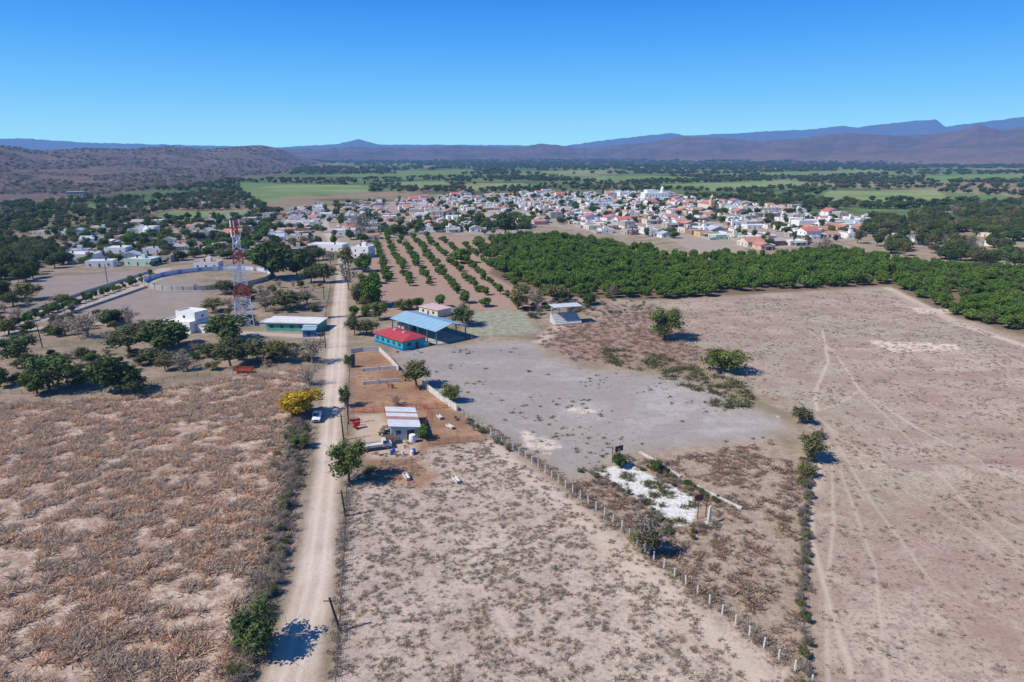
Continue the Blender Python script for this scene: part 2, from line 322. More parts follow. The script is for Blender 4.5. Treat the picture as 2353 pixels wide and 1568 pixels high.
# ---------------------------------------------------------------- TREES
bark=mat('bark',S(120,100,82),.9); barkg=mat('bark_grey',S(165,152,138),.9)
L={'mango':leafmat('leaves_mango',(.03,.075,.014,1),(.165,.265,.055,1),.22,.4),
 'dark':leafmat('leaves_dark',(.028,.055,.018,1),(.115,.17,.062,1)),
 'olive':leafmat('leaves_olive',(.06,.075,.032,1),(.20,.21,.095,1)),
 'yellow':leafmat('leaves_yellow',(.24,.16,.015,1),(.66,.44,.04,1),.25,0.),
 'grey':leafmat('leaves_dry_grey',(.16,.14,.11,1),(.34,.30,.25,1)),
 'ltgreen':leafmat('leaves_light',(.045,.075,.026,1),(.19,.25,.09,1))}
def quads(c,nrm,size,r_,asp=.7):
    n=len(c); t=r_.normal(size=(n,3)); t-= (t*nrm).sum(1)[:,None]*nrm; t/=np.linalg.norm(t,axis=1)[:,None]+1e-9
    b=np.cross(nrm,t); s=size[:,None]
    v=np.stack([c-t*s, c-b*s*asp*.5+t*s*.1, c+t*s, c+b*s*asp*.5+t*s*.1],1)
    return v.reshape(-1,3), np.arange(4*n).reshape(n,4)
def tree_mesh(name,seed,kind,H=6.,W=6.,lobes=14,leaves=2400,ls=.28,trunk=.25,low=.25,sparse=0.,bk=None):
    r_=np.random.default_rng(seed); mb=MB()
    ch=H*(1-low); cz=H*low+ch*.5
    cs=[];rs=[]
    for k in range(lobes):
        while True:
            p=r_.uniform(-1,1,3)
            if .15<np.linalg.norm(p)<1: break
        p*=.72; rad=r_.uniform(.18,.42)
        cs.append((p[0]*W/2,p[1]*W/2,cz+p[2]*ch/2)); rs.append(rad)
    cs.append((0,0,cz)); rs.append(.45)
    top=Vector((r_.normal()*.1,r_.normal()*.1,H*low*1.2+.2))
    mb.bar((0,0,-.2),top,trunk,0,trunk*.7,6)
    for k,cc in enumerate(cs[:-1]):
        q=Vector(cc); mid=(top+q)*.5+Vector((0,0,-.15*W*.2)); 
        mb.bar(top,mid,trunk*.45,0,trunk*.28,4); mb.bar(mid,q,trunk*.28,0,trunk*.08,4)
        if sparse>0:
            for _ in range(7):
                e=q+Vector(tuple(r_.normal(size=3)*W*.13)); mb.bar((mid+q)*.5,e,trunk*.13,0,.015,3)
    cs=np.array(cs); rs=np.array(rs)
    w=rs**2; idx=r_.choice(len(cs),leaves,p=w/w.sum())
    d=r_.normal(size=(leaves,3)); d/=np.linalg.norm(d,axis=1)[:,None]
    rad=rs[idx]*(r_.uniform(.6,1.2,leaves) if sparse==0 else r_.uniform(.2,1.2,leaves))
    c=cs[idx]+d*np.stack([rad*W/2,rad*W/2,rad*ch/2*1.1],-1)
    c[:,2]=np.maximum(c[:,2],.15)
    nn=d*.8+r_.normal(size=(leaves,3))*.5+np.array([0,0,.35]); nn/=np.linalg.norm(nn,axis=1)[:,None]
    qv,qf=quads(c,nn,ls*r_.uniform(.6,1.3,leaves),r_,1.1)
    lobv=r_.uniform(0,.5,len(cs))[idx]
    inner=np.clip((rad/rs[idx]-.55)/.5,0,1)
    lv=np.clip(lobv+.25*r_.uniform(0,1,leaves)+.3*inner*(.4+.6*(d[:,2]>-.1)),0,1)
    n0=len(mb.v); v=np.concatenate([np.array(mb.v).reshape(-1,3),qv]);
    me=bpy.data.meshes.new(name)
    me.from_pydata(v.tolist(),[],mb.f+[tuple(f) for f in (qf+n0).tolist()])
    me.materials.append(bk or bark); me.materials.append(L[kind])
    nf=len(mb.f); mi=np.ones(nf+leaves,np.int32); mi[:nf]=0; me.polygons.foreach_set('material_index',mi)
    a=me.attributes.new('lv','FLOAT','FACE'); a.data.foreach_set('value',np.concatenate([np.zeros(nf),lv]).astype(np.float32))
    me.update(); return me
TM={}
for k in range(3):
    TM['mango',k]=tree_mesh('mango_tree',10+k,'mango',6,6,16,2000,.33,.2,.1)
    TM['dark',k]=tree_mesh('dark_tree',20+k,'dark',6,6,17,2200,.29,.25,.14)
    TM['olive',k]=tree_mesh('mesquite_tree',30+k,'olive',6,6,14,1700,.23,.2,.18,.3)
    TM['grey',k]=tree_mesh('bare_tree',40+k,'grey',6,6,14,480,.2,.22,.15,1.,barkg)
    TM['ltgreen',k]=tree_mesh('green_tree',60+k,'ltgreen',6,6,18,3000,.2,.2,.15,.1)
TM['yellow',0]=tree_mesh('yellow_flowering_tree',50,'yellow',6,6,18,3000,.2,.2,.18)
TM['yellow',1]=TM['yellow',2]=TM['yellow',0]
NAMES={'mango':'mango_tree','dark':'broadleaf_tree','olive':'mesquite_tree','grey':'dry_leafless_tree','ltgreen':'green_tree','yellow':'yellow_flowering_tree'}
_k=[0]; SRC={}
def tree(u,v,w,h,kind,nm=None):
    x,y=P(u,v); s=mpp(x,y); _k[0]+=1
    W=w*s; dep=math.atan2(CAMH,y)
    H=max((h*s-W*.35*math.sin(dep))/math.cos(dep),W*.35)
    o=put(nm or NAMES[kind],TM[kind,_k[0]%3],(x,y,tz(x,y)),_k[0]*2.1,(W/5.6,W/5.6,H/5.7))
    SRC.setdefault((kind,_k[0]%3),o)
    return o
for a in [(590,1497,140,125,'ltgreen'),(803,1106,98,105,'ltgreen'),(690,960,112,78,'yellow'),(793,935,38,52,'ltgreen'),(957,887,85,68,'olive'),
 (1035,924,52,50,'ltgreen'),(912,932,46,30,'grey'),(970,1010,35,37,'mango'),(1490,1278,100,110,'grey'),(1487,1272,85,85,'olive'),(1527,780,92,78,'ltgreen'),(1660,855,112,68,'ltgreen'),
 (1845,972,60,46,'olive'),(1860,1055,82,70,'olive'),(1848,1095,60,40,'olive'),(1422,1072,44,34,'dark'),(1507,1082,34,28,'dark'),
 (115,898,130,105,'ltgreen'),(85,905,70,60,'dark'),(190,890,70,45,'ltgreen'),(275,902,115,95,'dark'),(320,905,90,50,'olive'),(45,832,95,70,'ltgreen'),(190,828,40,38,'olive'),
 (375,803,125,75,'dark'),(300,812,110,75,'olive'),(345,835,90,45,'olive'),(520,782,105,65,'dark'),(530,842,90,75,'olive'),(592,832,90,68,'olive'),(645,832,75,60,'olive'),(718,835,70,70,'grey'),
 (430,850,80,48,'grey'),(710,885,62,48,'grey'),(380,850,50,40,'olive'),(745,650,62,55,'olive'),(625,640,110,85,'dark'),(598,600,60,40,'mango'),(800,665,55,75,'grey'),(800,620,50,60,'olive'),
 (850,705,65,75,'mango'),(843,770,62,45,'olive'),(815,770,45,50,'olive'),(872,735,48,45,'ltgreen'),(835,625,45,50,'mango'),(1062,748,70,52,'ltgreen'),
 (1190,712,60,55,'olive'),(1235,708,60,45,'grey'),(1280,692,80,45,'olive'),(1350,700,45,28,'dark'),(1410,685,40,35,'grey'),(920,712,40,26,'ltgreen'),(945,712,36,28,'ltgreen'),
 (960,707,32,28,'mango'),(1010,706,32,30,'mango'),(1065,697,32,32,'mango'),(1115,705,30,26,'mango'),(522,675,70,38,'olive'),(570,690,60,40,'olive'),(660,710,120,55,'olive'),(705,700,60,45,'grey'),
 (490,715,70,35,'olive'),(610,715,60,45,'grey'),(200,775,110,65,'grey'),(255,745,60,38,'dark'),(60,690,80,50,'olive'),(30,705,60,40,'olive'),(5,690,50,50,'dark'),(150,770,60,45,'grey'),
 (715,650,50,40,'olive'),(690,1030,52,36,'ltgreen'),(800,845,22,34,'ltgreen'),(700,620,60,50,'dark'),(565,745,50,25,'dark'),(540,800,50,40,'dark'),(20,770,70,45,'olive'),(820,700,40,50,'olive'),(300,740,50,40,'grey'),(0,890,50,50,'dark'),(760,610,40,40,'grey'),
 (480,820,60,40,'olive'),(410,790,60,50,'dark'),(560,830,50,40,'ltgreen'),(680,830,50,40,'grey'),(150,700,60,30,'olive'),(830,540,70,50,'grey'),(850,520,50,35,'dark'),(1160,540,60,50,'dark'),(1890,590,60,50,'grey'),(1060,605,50,40,'mango')]:
    tree(*a)
def gninst(name,pts,rot,scl,idx,srcs):
    me=bpy.data.meshes.new(name); me.vertices.add(len(pts)); me.vertices.foreach_set('co',np.asarray(pts,np.float32).ravel())
    for n,v,t in (('rz',rot,'FLOAT'),('idx',idx,'INT')):
        a=me.attributes.new(n,t,'POINT'); a.data.foreach_set('value',np.asarray(v,np.int32 if t=='INT' else np.float32))
    a=me.attributes.new('scl','FLOAT_VECTOR','POINT'); a.data.foreach_set('vector',np.asarray(scl,np.float32).ravel())
    o=put(name,me); g=bpy.data.node_groups.new(name,'GeometryNodeTree')
    g.interface.new_socket('Geometry',in_out='INPUT',socket_type='NodeSocketGeometry'); g.interface.new_socket('Geometry',in_out='OUTPUT',socket_type='NodeSocketGeometry')
    gi=g.nodes.new('NodeGroupInput'); go=g.nodes.new('NodeGroupOutput'); jn=g.nodes.new('GeometryNodeJoinGeometry')
    def na_(n,t):
        q=g.nodes.new('GeometryNodeInputNamedAttribute'); q.data_type=t; q.inputs[0].default_value=n; return q.outputs[0]
    rz=na_('rz','FLOAT'); sc=na_('scl','FLOAT_VECTOR'); ix=na_('idx','INT')
    cx=g.nodes.new('ShaderNodeCombineXYZ'); g.links.new(rz,cx.inputs[2])
    for k,s in enumerate(srcs):
        oi=g.nodes.new('GeometryNodeObjectInfo'); oi.inputs['Object'].default_value=s; oi.inputs['As Instance'].default_value=True; oi.transform_space='ORIGINAL'
        cp=g.nodes.new('FunctionNodeCompare'); cp.data_type='INT'; cp.operation='EQUAL'; g.links.new(ix,cp.inputs[2]); cp.inputs[3].default_value=k
        ip=g.nodes.new('GeometryNodeInstanceOnPoints'); g.links.new(gi.outputs[0],ip.inputs['Points']); g.links.new(cp.outputs[0],ip.inputs['Selection'])
        g.links.new(oi.outputs['Geometry'],ip.inputs['Instance']); g.links.new(cx.outputs[0],ip.inputs['Rotation']); g.links.new(sc,ip.inputs['Scale'])
        g.links.new(ip.outputs[0],jn.inputs[0])
    g.links.new(jn.outputs[0],go.inputs[0])
    md=o.modifiers.new('scatter','NODES'); md.node_group=g; return o
def scat(poly,n,excl=()):
    xs=[p[0] for p in poly]; ys=[p[1] for p in poly]
    x=rng.uniform(min(xs),max(xs),n*6); y=rng.uniform(min(ys),max(ys),n*6)
    k=inpoly(x,y,poly)
    for e in excl: k&=~inpoly(x,y,e)
    x,y=x[k][:n],y[k][:n]; return x,y
for kd in ('mango','dark','olive','grey','ltgreen'):
    for k in range(3):
        if (kd,k) not in SRC:
            u,v={'mango':(880+30*k,640),'dark':(560+20*k,610),'olive':(330+30*k,760),'grey':(350+20*k,720),'ltgreen':(240+30*k,770)}[kd]
            x,y=P(u,v); SRC[kd,k]=put(NAMES[kd],TM[kd,k],(x,y,0),0,(.7,.7,.7))
def forest(name,x,y,W,H,kinds,probs):
    n=len(x); ks=[(kd,k) for kd in kinds for k in range(3)]
    pk=rng.choice(len(kinds),n,p=probs); idx=pk*3+rng.integers(0,3,n)
    W=np.broadcast_to(W,(n,))*rng.uniform(.6,1.35,n); H=np.broadcast_to(H,(n,))*rng.uniform(.7,1.25,n)
    gninst(name,np.stack([x,y,terrain(x,y)],-1),rng.uniform(0,6.28,n),np.stack([W/6,W*rng.uniform(.8,1.2,n)/6,H/6],-1),idx,[SRC[k] for k in ks])
dirv=np.array([-.228,.974]); perp=np.array([.974,.228])
def rowgrid(poly,a,b,jit,drop=0):
    cx=np.mean([p[0] for p in poly]); cy=np.mean([p[1] for p in poly]); o=[]
    for i_ in range(-70,70):
        for j_ in range(-70,70):
            o.append((cx+perp[0]*i_*a+dirv[0]*j_*b, cy+perp[1]*i_*a+dirv[1]*j_*b))
    o=np.array(o); k=inpoly(o[:,0],o[:,1],poly)&(rng.random(len(o))>drop); o=o[k]+rng.normal(size=(k.sum(),2))*jit
    return o[:,0],o[:,1]
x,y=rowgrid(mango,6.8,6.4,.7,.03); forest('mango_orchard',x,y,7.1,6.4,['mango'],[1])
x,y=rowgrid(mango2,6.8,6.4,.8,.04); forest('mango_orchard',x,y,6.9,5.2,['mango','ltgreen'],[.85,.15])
young=PP([(845,655),(850,570),(870,552),(1000,545),(1110,580),(1130,625),(1205,672),(1200,692),(1090,680),(960,662),(900,650)])
x,y=rowgrid(young,9.6,7.4,.6,.10); forest('young_mango_orchard',x,y,4.6,4.0,['mango'],[1])
x,y=scat(PP([(1090,560),(1200,540),(1240,560),(1180,620),(1125,625)]),75); forest('mango_orchard',x,y,6.5,6,['mango','ltgreen'],[.8,.2])
x,y=scat(PP([(820,650),(860,640),(880,700),(820,780),(800,740)]),26); forest('roadside_trees',x,y,5,5,['mango','olive','ltgreen'],[.4,.3,.3])
x,y=scat(PP([(-300,640),(-300,520),(0,470),(300,455),(560,440),(640,500),(560,560),(300,560),(150,600)]),950,[town2]+green); forest('valley_trees',x,y,9,6.5,['dark','olive','ltgreen','grey'],[.42,.28,.17,.13])
x,y=scat(PP([(-200,640),(0,560),(130,560),(150,610),(60,650)]),110); forest('valley_trees',x,y,9,7,['dark','olive'],[.6,.4])
x,y=scat(town2,300); forest('village_trees',x,y,8,6.,['dark','olive','mango','ltgreen'],[.4,.25,.15,.2])
x,y=scat(town,430); forest('village_trees',x,y,7.5,6.5,['dark','mango','olive','ltgreen'],[.4,.25,.2,.15])
x,y=scat(PP([(1970,560),(2000,505),(2353,470),(2700,480),(2800,640),(2353,618),(2040,590)]),620); forest('woodland_trees',x,y,11,9,['dark','olive','ltgreen','grey'],[.36,.32,.25,.07])
x,y=scat(PP([(820,560),(1000,535),(1200,530),(1240,512),(1190,500),(900,520)]),100); forest('village_trees',x,y,8,7,['dark','mango','olive'],[.5,.3,.2])
x,y=scat(PP([(500,590),(740,560),(760,640),(700,640),(620,610)]),65,[road]); forest('valley_trees',x,y,7.5,6,['dark','olive','ltgreen','grey'],[.4,.25,.2,.15])
x,y=scat(PP([(-100,820),(700,800),(735,830),(560,850),(-100,890)]),75,[road]); forest('thicket_shrubs',x,y,4.5,2.6,['olive','grey','dark'],[.4,.4,.2])
x,y=scat(PP([(-200,700),(90,690),(420,760),(-100,800)]),50); forest('thicket_shrubs',x,y,5,4,['olive','grey','dark'],[.4,.4,.2])
x,y=scat(PP([(440,660),(740,660),(740,720),(480,730)]),48,[road]); forest('thicket_shrubs',x,y,4.5,3.4,['olive','grey','ltgreen'],[.4,.35,.25])
bx=[];by=[]
for a,b,n in (((30,752),(350,640),26),((60,735),(345,632),14),((350,612),(480,580),14)):
    for t in np.linspace(0,1,n):
        p=P(a[0]+(b[0]-a[0])*t,a[1]+(b[1]-a[1])*t); bx.append(p[0]);by.append(p[1])
forest('boulevard_trees',np.array(bx),np.array(by),3.2,3.,['dark','mango'],[.6,.4])
def belt(n,r0,r1,thr,s,W,H,name,kinds,pr):
    a=rng.uniform(-48,48,n*5); rr=np.exp(rng.uniform(math.log(r0),math.log(r1),n*5))
    x=np.sin(np.radians(a))*rr; y=np.cos(np.radians(a))*rr
    f=fbm((x+y*.3)/(s*2.4),y/(s*.8),3,77); k=(f>thr)&(terrain(x,y)<14)
    for g in green+[town,town2,osoil,mango,mango2,road,scrubland]: k&=~inpoly(x,y,g)
    k&=~((y<780)&(x>-60)&(x<330)&(y<480))
    x,y=x[k][:n],y[k][:n]; d=np.hypot(x,y); sc=1+np.clip((d-1500)/2500,0,1.8)
    forest(name,x,y,W*sc,H*(1+np.clip((d-1500)/6000,0,.7)),kinds,pr)
belt(1800,650,1800,.51,220,11,7.5,'distant_trees',['dark','olive','ltgreen'],[.5,.3,.2])
belt(2800,1400,4200,.51,420,13,8,'distant_trees',['dark','olive'],[.65,.35])
belt(2000,3000,6500,.49,900,18,9,'distant_trees',['dark','olive'],[.65,.35])
a=rng.uniform(-42,-14,9000); rr=np.exp(rng.uniform(math.log(800),math.log(4200),9000)); x=np.sin(np.radians(a))*rr; y=np.cos(np.radians(a))*rr
k=((terrain(x,y)>3)|inpoly(x,y,scrubland))&(fbm(x/160,y/160,3,5)>.40); x,y=x[k][:4600],y[k][:4600]; d=np.hypot(x,y)
forest('hill_scrub',x,y,7+d/400,4.+d/1200,['grey','olive','dark'],[.74,.22,.04])
# ---------------------------------------------------------------- low tufts
def tuft_mesh(name,seed,n,h,w,mt,spread):
    r_=np.random.default_rng(seed); v=[];f=[]
    for k in range(n):
        a=r_.uniform(0,6.28); rr=abs(r_.normal())*spread*.5; x0,y0=rr*math.cos(a),rr*math.sin(a)
        lean=r_.normal(size=2)*h*.75; hh=h*r_.uniform(.3,1.1); p=r_.uniform(0,6.28); dx,dy=math.cos(p)*w,math.sin(p)*w
        o=len(v); v+=[(x0-dx,y0-dy,-.03),(x0+dx,y0+dy,-.03),(x0+lean[0]+dx*.6,y0+lean[1]+dy*.6,hh),(x0+lean[0]-dx*.6,y0+lean[1]-dy*.6,hh*.92)]; f.append((o,o+1,o+2,o+3))
    me=bpy.data.meshes.new(name); me.from_pydata(v,[],f); me.materials.append(mt)
    a=me.attributes.new('lv','FLOAT','FACE'); a.data.foreach_set('value',r_.uniform(0,1,len(f)).astype(np.float32)); return me
strw=leafmat('dry_stalks',(.32,.225,.16,1),(.74,.60,.47,1),.38)
gry=leafmat('dead_grass',(.29,.25,.20,1),(.58,.50,.42,1),.35)
redd=leafmat('rust_weeds',(.22,.155,.115,1),(.45,.34,.27,1),.35)
grn=leafmat('green_weeds',(.11,.12,.06,1),(.30,.30,.18,1),.35)
def tsrc(name,mt,h,n,w,sp,at):
    return [put(name,tuft_mesh(name,5*k+len(name),n,h,w,mt,sp),(at[k][0],at[k][1],0)) for k in range(2)]
S1=tsrc('dry_stubble_clump',strw,.5,44,.05,.65,PP([(300,1300),(340,1350)]))
S2=tsrc('dead_grass_clump',gry,.2,28,.035,.5,PP([(1000,1350),(1100,1480)]))
S3=tsrc('rust_weed_clump',redd,.42,34,.05,.8,PP([(1350,780),(1400,790)]))
S4=tsrc('green_weed_clump',grn,.42,34,.05,.8,PP([(1500,830),(1560,860)]))
def tufts(name,x,y,ss,smin,smax):
    n=len(x); s=rng.uniform(smin,smax,n)
    gninst(name,np.stack([x,y,terrain(x,y)],-1),rng.uniform(0,6.28,n),np.stack([s,s,s*rng.uniform(.7,1.2,n)],-1),rng.integers(0,2,n),ss)
def dens(x,y,s,thr): return fbm(x/s,y/s,3,9)>thr
lf_=PP([(-250,925),(0,925),(250,918),(400,890),(560,862),(690,848),(705,880),(665,960),(645,1090),(610,1240),(550,1400),(500,1600),(470,1700),(-250,1700)])
x,y=scat(lf_,14000); k=dens(x,y,2.2,.49); tufts('stubble_field_plants',x[k],y[k],S1,.7,1.9)
x,y=scat(pasture,10000); k=dens(x,y,1.6,.47); tufts('pasture_dead_grass',x[k],y[k],S2,.5,1.6)
x,y=scat(PP([(1340,705),(2030,668),(2353,800),(2500,900),(2500,1650),(1900,1650),(1870,1120),(1910,1010),(1620,850)]),10000); k=dens(x,y,4,.47); tufts('meadow_dead_grass',x[k],y[k],S2,.5,1.7)
x,y=scat(PP([(1500,1060),(1780,1010),(1840,1100),(1840,1568),(1500,1290),(1300,1130),(1340,1085)]),2600,[court]); k=dens(x,y,3,.42); tufts('scrubby_grass',x[k],y[k],S3[:1]+S2[:1],.5,1.6)
x,y=scat(brown,700); tufts('rust_weeds',x,y,S3,.6,1.5)
x,y=scat(PP([(1280,705),(1500,700),(1600,780),(1400,740)]),240); tufts('rust_weeds',x,y,S3,.8,1.7)
x,y=scat(PP([(1380,800),(1520,815),(1700,880),(1740,930),(1660,950),(1560,880),(1400,835)]),420); k=dens(x,y,4,.5); tufts('green_weeds',x[k],y[k],S4,.9,2.8)
x,y=scat(court,260); k=dens(x,y,2.2,.58); tufts('court_weeds',x[k],y[k],S4,.7,1.6)
x,y=scat(pitch,1100); k=dens(x,y,8,.57); tufts('pitch_weeds',x[k],y[k],S4[:1]+S2[:1],.4,1.1)
def strip(a,b,n,wd):
    pts=PP(a); L_=[0]
    for i_ in range(len(pts)-1): L_.append(L_[-1]+math.dist(pts[i_],pts[i_+1]))
    t=rng.uniform(0,L_[-1],n); x=np.interp(t,L_,[p[0] for p in pts]); y=np.interp(t,L_,[p[1] for p in pts])
    return x+rng.normal(size=n)*wd, y+rng.normal(size=n)*wd
x,y=strip([(695,930),(688,1010),(668,1120),(640,1260),(600,1400),(548,1568),(510,1700)],0,230,.8); forest('roadside_brush',x,y,1.9,1.5,['grey','olive'],[.9,.1])
x,y=strip([(695,930),(685,1010),(665,1120),(635,1260),(590,1400),(538,1568),(500,1700)],0,1300,1.2); tufts('roadside_dry_weeds',x,y,S2,1.,3.)
x,y=strip([(797,1130),(785,1300),(768,1568)],0,260,.4); tufts('fence_line_weeds',x,y,S2,.8,1.9)
x,y=strip([(1856,1105),(1846,1250),(1842,1400),(1855,1560),(1870,1680)],0,130,.45); forest('fence_line_brush',x,y,1.4,1.2,['grey','olive'],[.88,.12])
x,y=strip([(1885,1000),(1858,1060),(1846,1200)],0,45,.8); forest('fence_line_brush',x,y,2.2,1.6,['grey','olive'],[.65,.35])
x,y=strip([(1120,985),(1260,1080),(1440,1215),(1510,1290),(1700,1425),(1850,1545)],0,600,.7); tufts('fence_line_weeds',x,y,S2,.9,2.2)
x,y=strip([(1345,1080),(1450,1150),(1560,1230),(1640,1210)],0,45,1.1); forest('court_edge_brush',x,y,1.6,1.1,['grey','olive'],[.7,.3])
x,y=strip([(1440,1050),(1540,1100),(1640,1160)],0,40,1.2); forest('court_edge_brush',x,y,1.6,.9,['grey','olive','dark'],[.6,.3,.1])
x,y=strip([(1040,960),(1120,1000),(1180,1040)],0,26,.8); forest('fence_line_brush',x,y,1.6,1,['grey','olive'],[.5,.5])
x,y=strip([(640,1100),(655,1000),(700,905)],0,40,1.5); forest('roadside_brush',x,y,2.2,1.6,['grey','olive'],[.7,.3])
x,y=scat(PP([(805,1120),(850,1050),(860,1110)]),14); tufts('green_weeds',x,y,S4,1,2)
x,y=scat(PP([(1160,700),(1290,665),(1420,690),(1250,740),(1210,730)]),60); forest('thicket_shrubs',x,y,4,2.6,['olive','grey','ltgreen'],[.4,.45,.15])
x,y=scat(PP([(1480,715),(1290,735),(1340,690),(1480,692)]),30); forest('thicket_shrubs',x,y,2.5,1.2,['olive','grey'],[.4,.6])
# ---------------------------------------------------------------- BUILDINGS
white=mat('white_plaster',S(236,234,228),.8,0,.1,.3); cream=mat('cream_plaster',S(224,212,190),.8,0,.15,.3); pink=mat('pink_plaster',S(216,176,158),.8,0,.15,.3)
orange=mat('ochre_plaster',S(220,184,134),.8,0,.15,.3); lblue=mat('light_blue_plaster',S(165,195,215),.8,0,.15,.3); mint=mat('mint_plaster',S(180,208,188),.8,0,.15,.3)
conc=mat('grey_concrete',S(186,178,166),.9,0,.3,.5); brick=mat('brick_masonry',S(172,134,112),.9,0,.3,.5); terra=mat('terracotta_roof',S(200,142,120),.85,0,.3,.6); redr=mat('red_painted_roof',S(190,66,68),.7,0,.3,.5)
fadr=mat('faded_red_roof',S(204,118,102),.8,0,.3,.5)
tin=mat('galvanised_sheet',S(196,199,202),.6,0,.3,.6); dark=mat('dark_opening',(.05,.05,.05,1),.6); glass=mat('window_glass',(.05,.06,.07,1),.15); wood=mat('weathered_wood',S(92,76,62),.9); wroof=mat('whitewashed_roof',S(230,226,217),.8,0,.25,.35)
turq=mat('turquoise_paint',S(40,168,182),.7,0,.12,.4); blroof=mat('blue_grey_metal_roof',S(146,180,194),.6,0,.1,.4); red=mat('red_paint',S(196,44,34),.5,0,.15); black=mat('black_rubber',(.02,.02,.02,1),.8); wcon=mat('whitewashed_concrete',S(214,209,200),.85,0,.3,1.2)
HM=[white,cream,pink,orange,lblue,mint,conc,brick,terra,fadr,tin,dark,wood,wroof,black]
def house_part(mb,cx,cy,w,d,h,wm,rm,gable=False,tank=False,r_=random,storeys=1):
    mb.box((cx,cy,h/2-.1),(w,d,h+.2),wm)
    if gable:
        rh=w*.17; o=.45; sl_=rh/(w/2)
        mb.prism([(cx-w/2,h),(cx+w/2,h),(cx,h+rh)],cy-d/2,cy+d/2,wm)
        for sg in (-1,1):
            mb.prism([(cx+sg*(w/2+o),h-o*sl_+.04),(cx+sg*(w/2+o),h-o*sl_+.18),(cx,h+rh+.2),(cx,h+rh+.04)],cy-d/2-.4,cy+d/2+.4,rm)
    else:
        mb.box((cx,cy,h+.03),(w-.5,d-.5,.06),rm)
        for sg in (-1,1):
            mb.box((cx+sg*(w/2-.1),cy,h+.2),(.2,d,.4),wm); mb.box((cx,cy+sg*(d/2-.1),h+.2),(w-.4,.2,.397),wm)
        if tank:
            tx,ty=cx+r_.uniform(-.25,.25)*w,cy+r_.uniform(-.25,.25)*d
            mb.bar((tx,ty,h+.1),(tx,ty,h+1.3),.5,14,.45,10); mb.bar((tx,ty,h+1.3),(tx,ty,h+1.5),.45,14,.2,10)
        if r_.random()<.25: mb.box((cx+r_.uniform(-.2,.2)*w,cy+r_.uniform(-.2,.2)*d,h+1.2),(2.4,2.6,2.3),wm)
    for s_ in range(storeys):
        z=1.5+s_*3.
        for sg in (-1,1):
            k=max(2,int(w/4.2))
            for i_ in range(k):
                xx=cx-w/2+w*(i_+.5)/k
                if i_==k//2 and s_==0: mb.box((xx,cy+sg*(d/2+.02),1.05),(.9,.08,2.1),12)
                else: mb.box((xx,cy+sg*(d/2+.02),z),(.9,.08,.95),11); mb.box((xx,cy+sg*(d/2+.05),z-.65),(1.2,.14,.1),6)
            mb.box((cx+sg*(w/2+.02),cy,z),(.08,.9,.95),11)
def rand_house(seed,wc):
    r_=random.Random(seed); mb=MB(); w=r_.uniform(8,14); d=r_.uniform(8,13); st=2 if r_.random()<.1 else 1; h=2.9*st+.2
    g=r_.random()<.25; rm=r_.choice([8,9,8,10,6]) if g else r_.choice([13,13,13,13,6,6,0,6,10,9,13,8])
    house_part(mb,0,0,w,d,h,wc,rm,g,r_.random()<.4,r_,st)
    if r_.random()<.7: 
        w2=r_.uniform(3,5); house_part(mb,w/2+w2/2+.01,r_.uniform(-1,1),w2,d*.55,2.6,r_.choice([wc,6,0,7]),r_.choice([10,6,13,6,8]),False,False,r_)
    if r_.random()<.5:
        mb.box((0,-d/2-1.3,2.65),(w*.7,2.5,.14),r_.choice([6,13,10,8])); 
        for sg in (-1,1): mb.box((sg*w*.32,-d/2-2.4,1.28),(.25,.25,2.6),wc)
    if r_.random()<.6:
        mb.box((0,d/2+5,.9),(w+3,.2,1.9),r_.choice([0,6,0])); mb.box((-w/2-1.6,d/2+2.5,.9),(.2,4.8,1.897),6)
    return mb.mesh('village_house',HM)
HV=[rand_house(100+k,[0,0,0,0,1,1,1,2,0,3,5,6,6,7,0,1,0,0,6,0][k%20]) for k in range(44)]
rang=math.atan2(.974,-.228)-math.pi/2
def houses(poly,n_a,n_b,prob,name='village_house',excl=()):
    cx=np.mean([p[0] for p in poly]); cy=np.mean([p[1] for p in poly]); cnt=0
    for i_ in range(-70,70):
        if i_%4==3: continue
        for j_ in range(-70,70):
            if j_%7==6: continue
            x=cx+perp[0]*i_*n_a+dirv[0]*j_*n_b+random.gauss(0,1.4); y=cy+perp[1]*i_*n_a+dirv[1]*j_*n_b+random.gauss(0,1.4)
            if random.random()>prob: continue
            xa,ya=np.array([x]),np.array([y])
            if not inpoly(xa,ya,poly)[0]: continue
            if sdpoly(xa,ya,road)[0]>-9 or any(inpoly(xa,ya,e)[0] for e in excl): continue
            put(name,random.choice(HV),(x,y,tz(x,y)),rang+random.choice([0,1,2,3])*math.pi/2+random.gauss(0,.05),(1,1,random.uniform(.9,1.1))); cnt+=1
    return cnt
c1=houses(town,16.5,14.5,.86,excl=[brownplot]); c2=houses(town2,19,16,.5); c3=houses(PP([(1985,565),(2000,500),(2353,500),(2353,590)]),22,22,.3)
c4=houses(PP([(200,500),(330,470),(480,460),(640,480),(640,510),(440,500)]),26,26,.25)
print('houses',c1,c2,c3,c4)
def hs(u,v,w,d,h,wm,rm,rot=0,name='house',**k):
    x,y=P(u,v); mb=MB(); house_part(mb,0,0,w,d,h,wm,rm,**k); return mb.obj(name,HM,(x,y,tz(x,y)),rot)
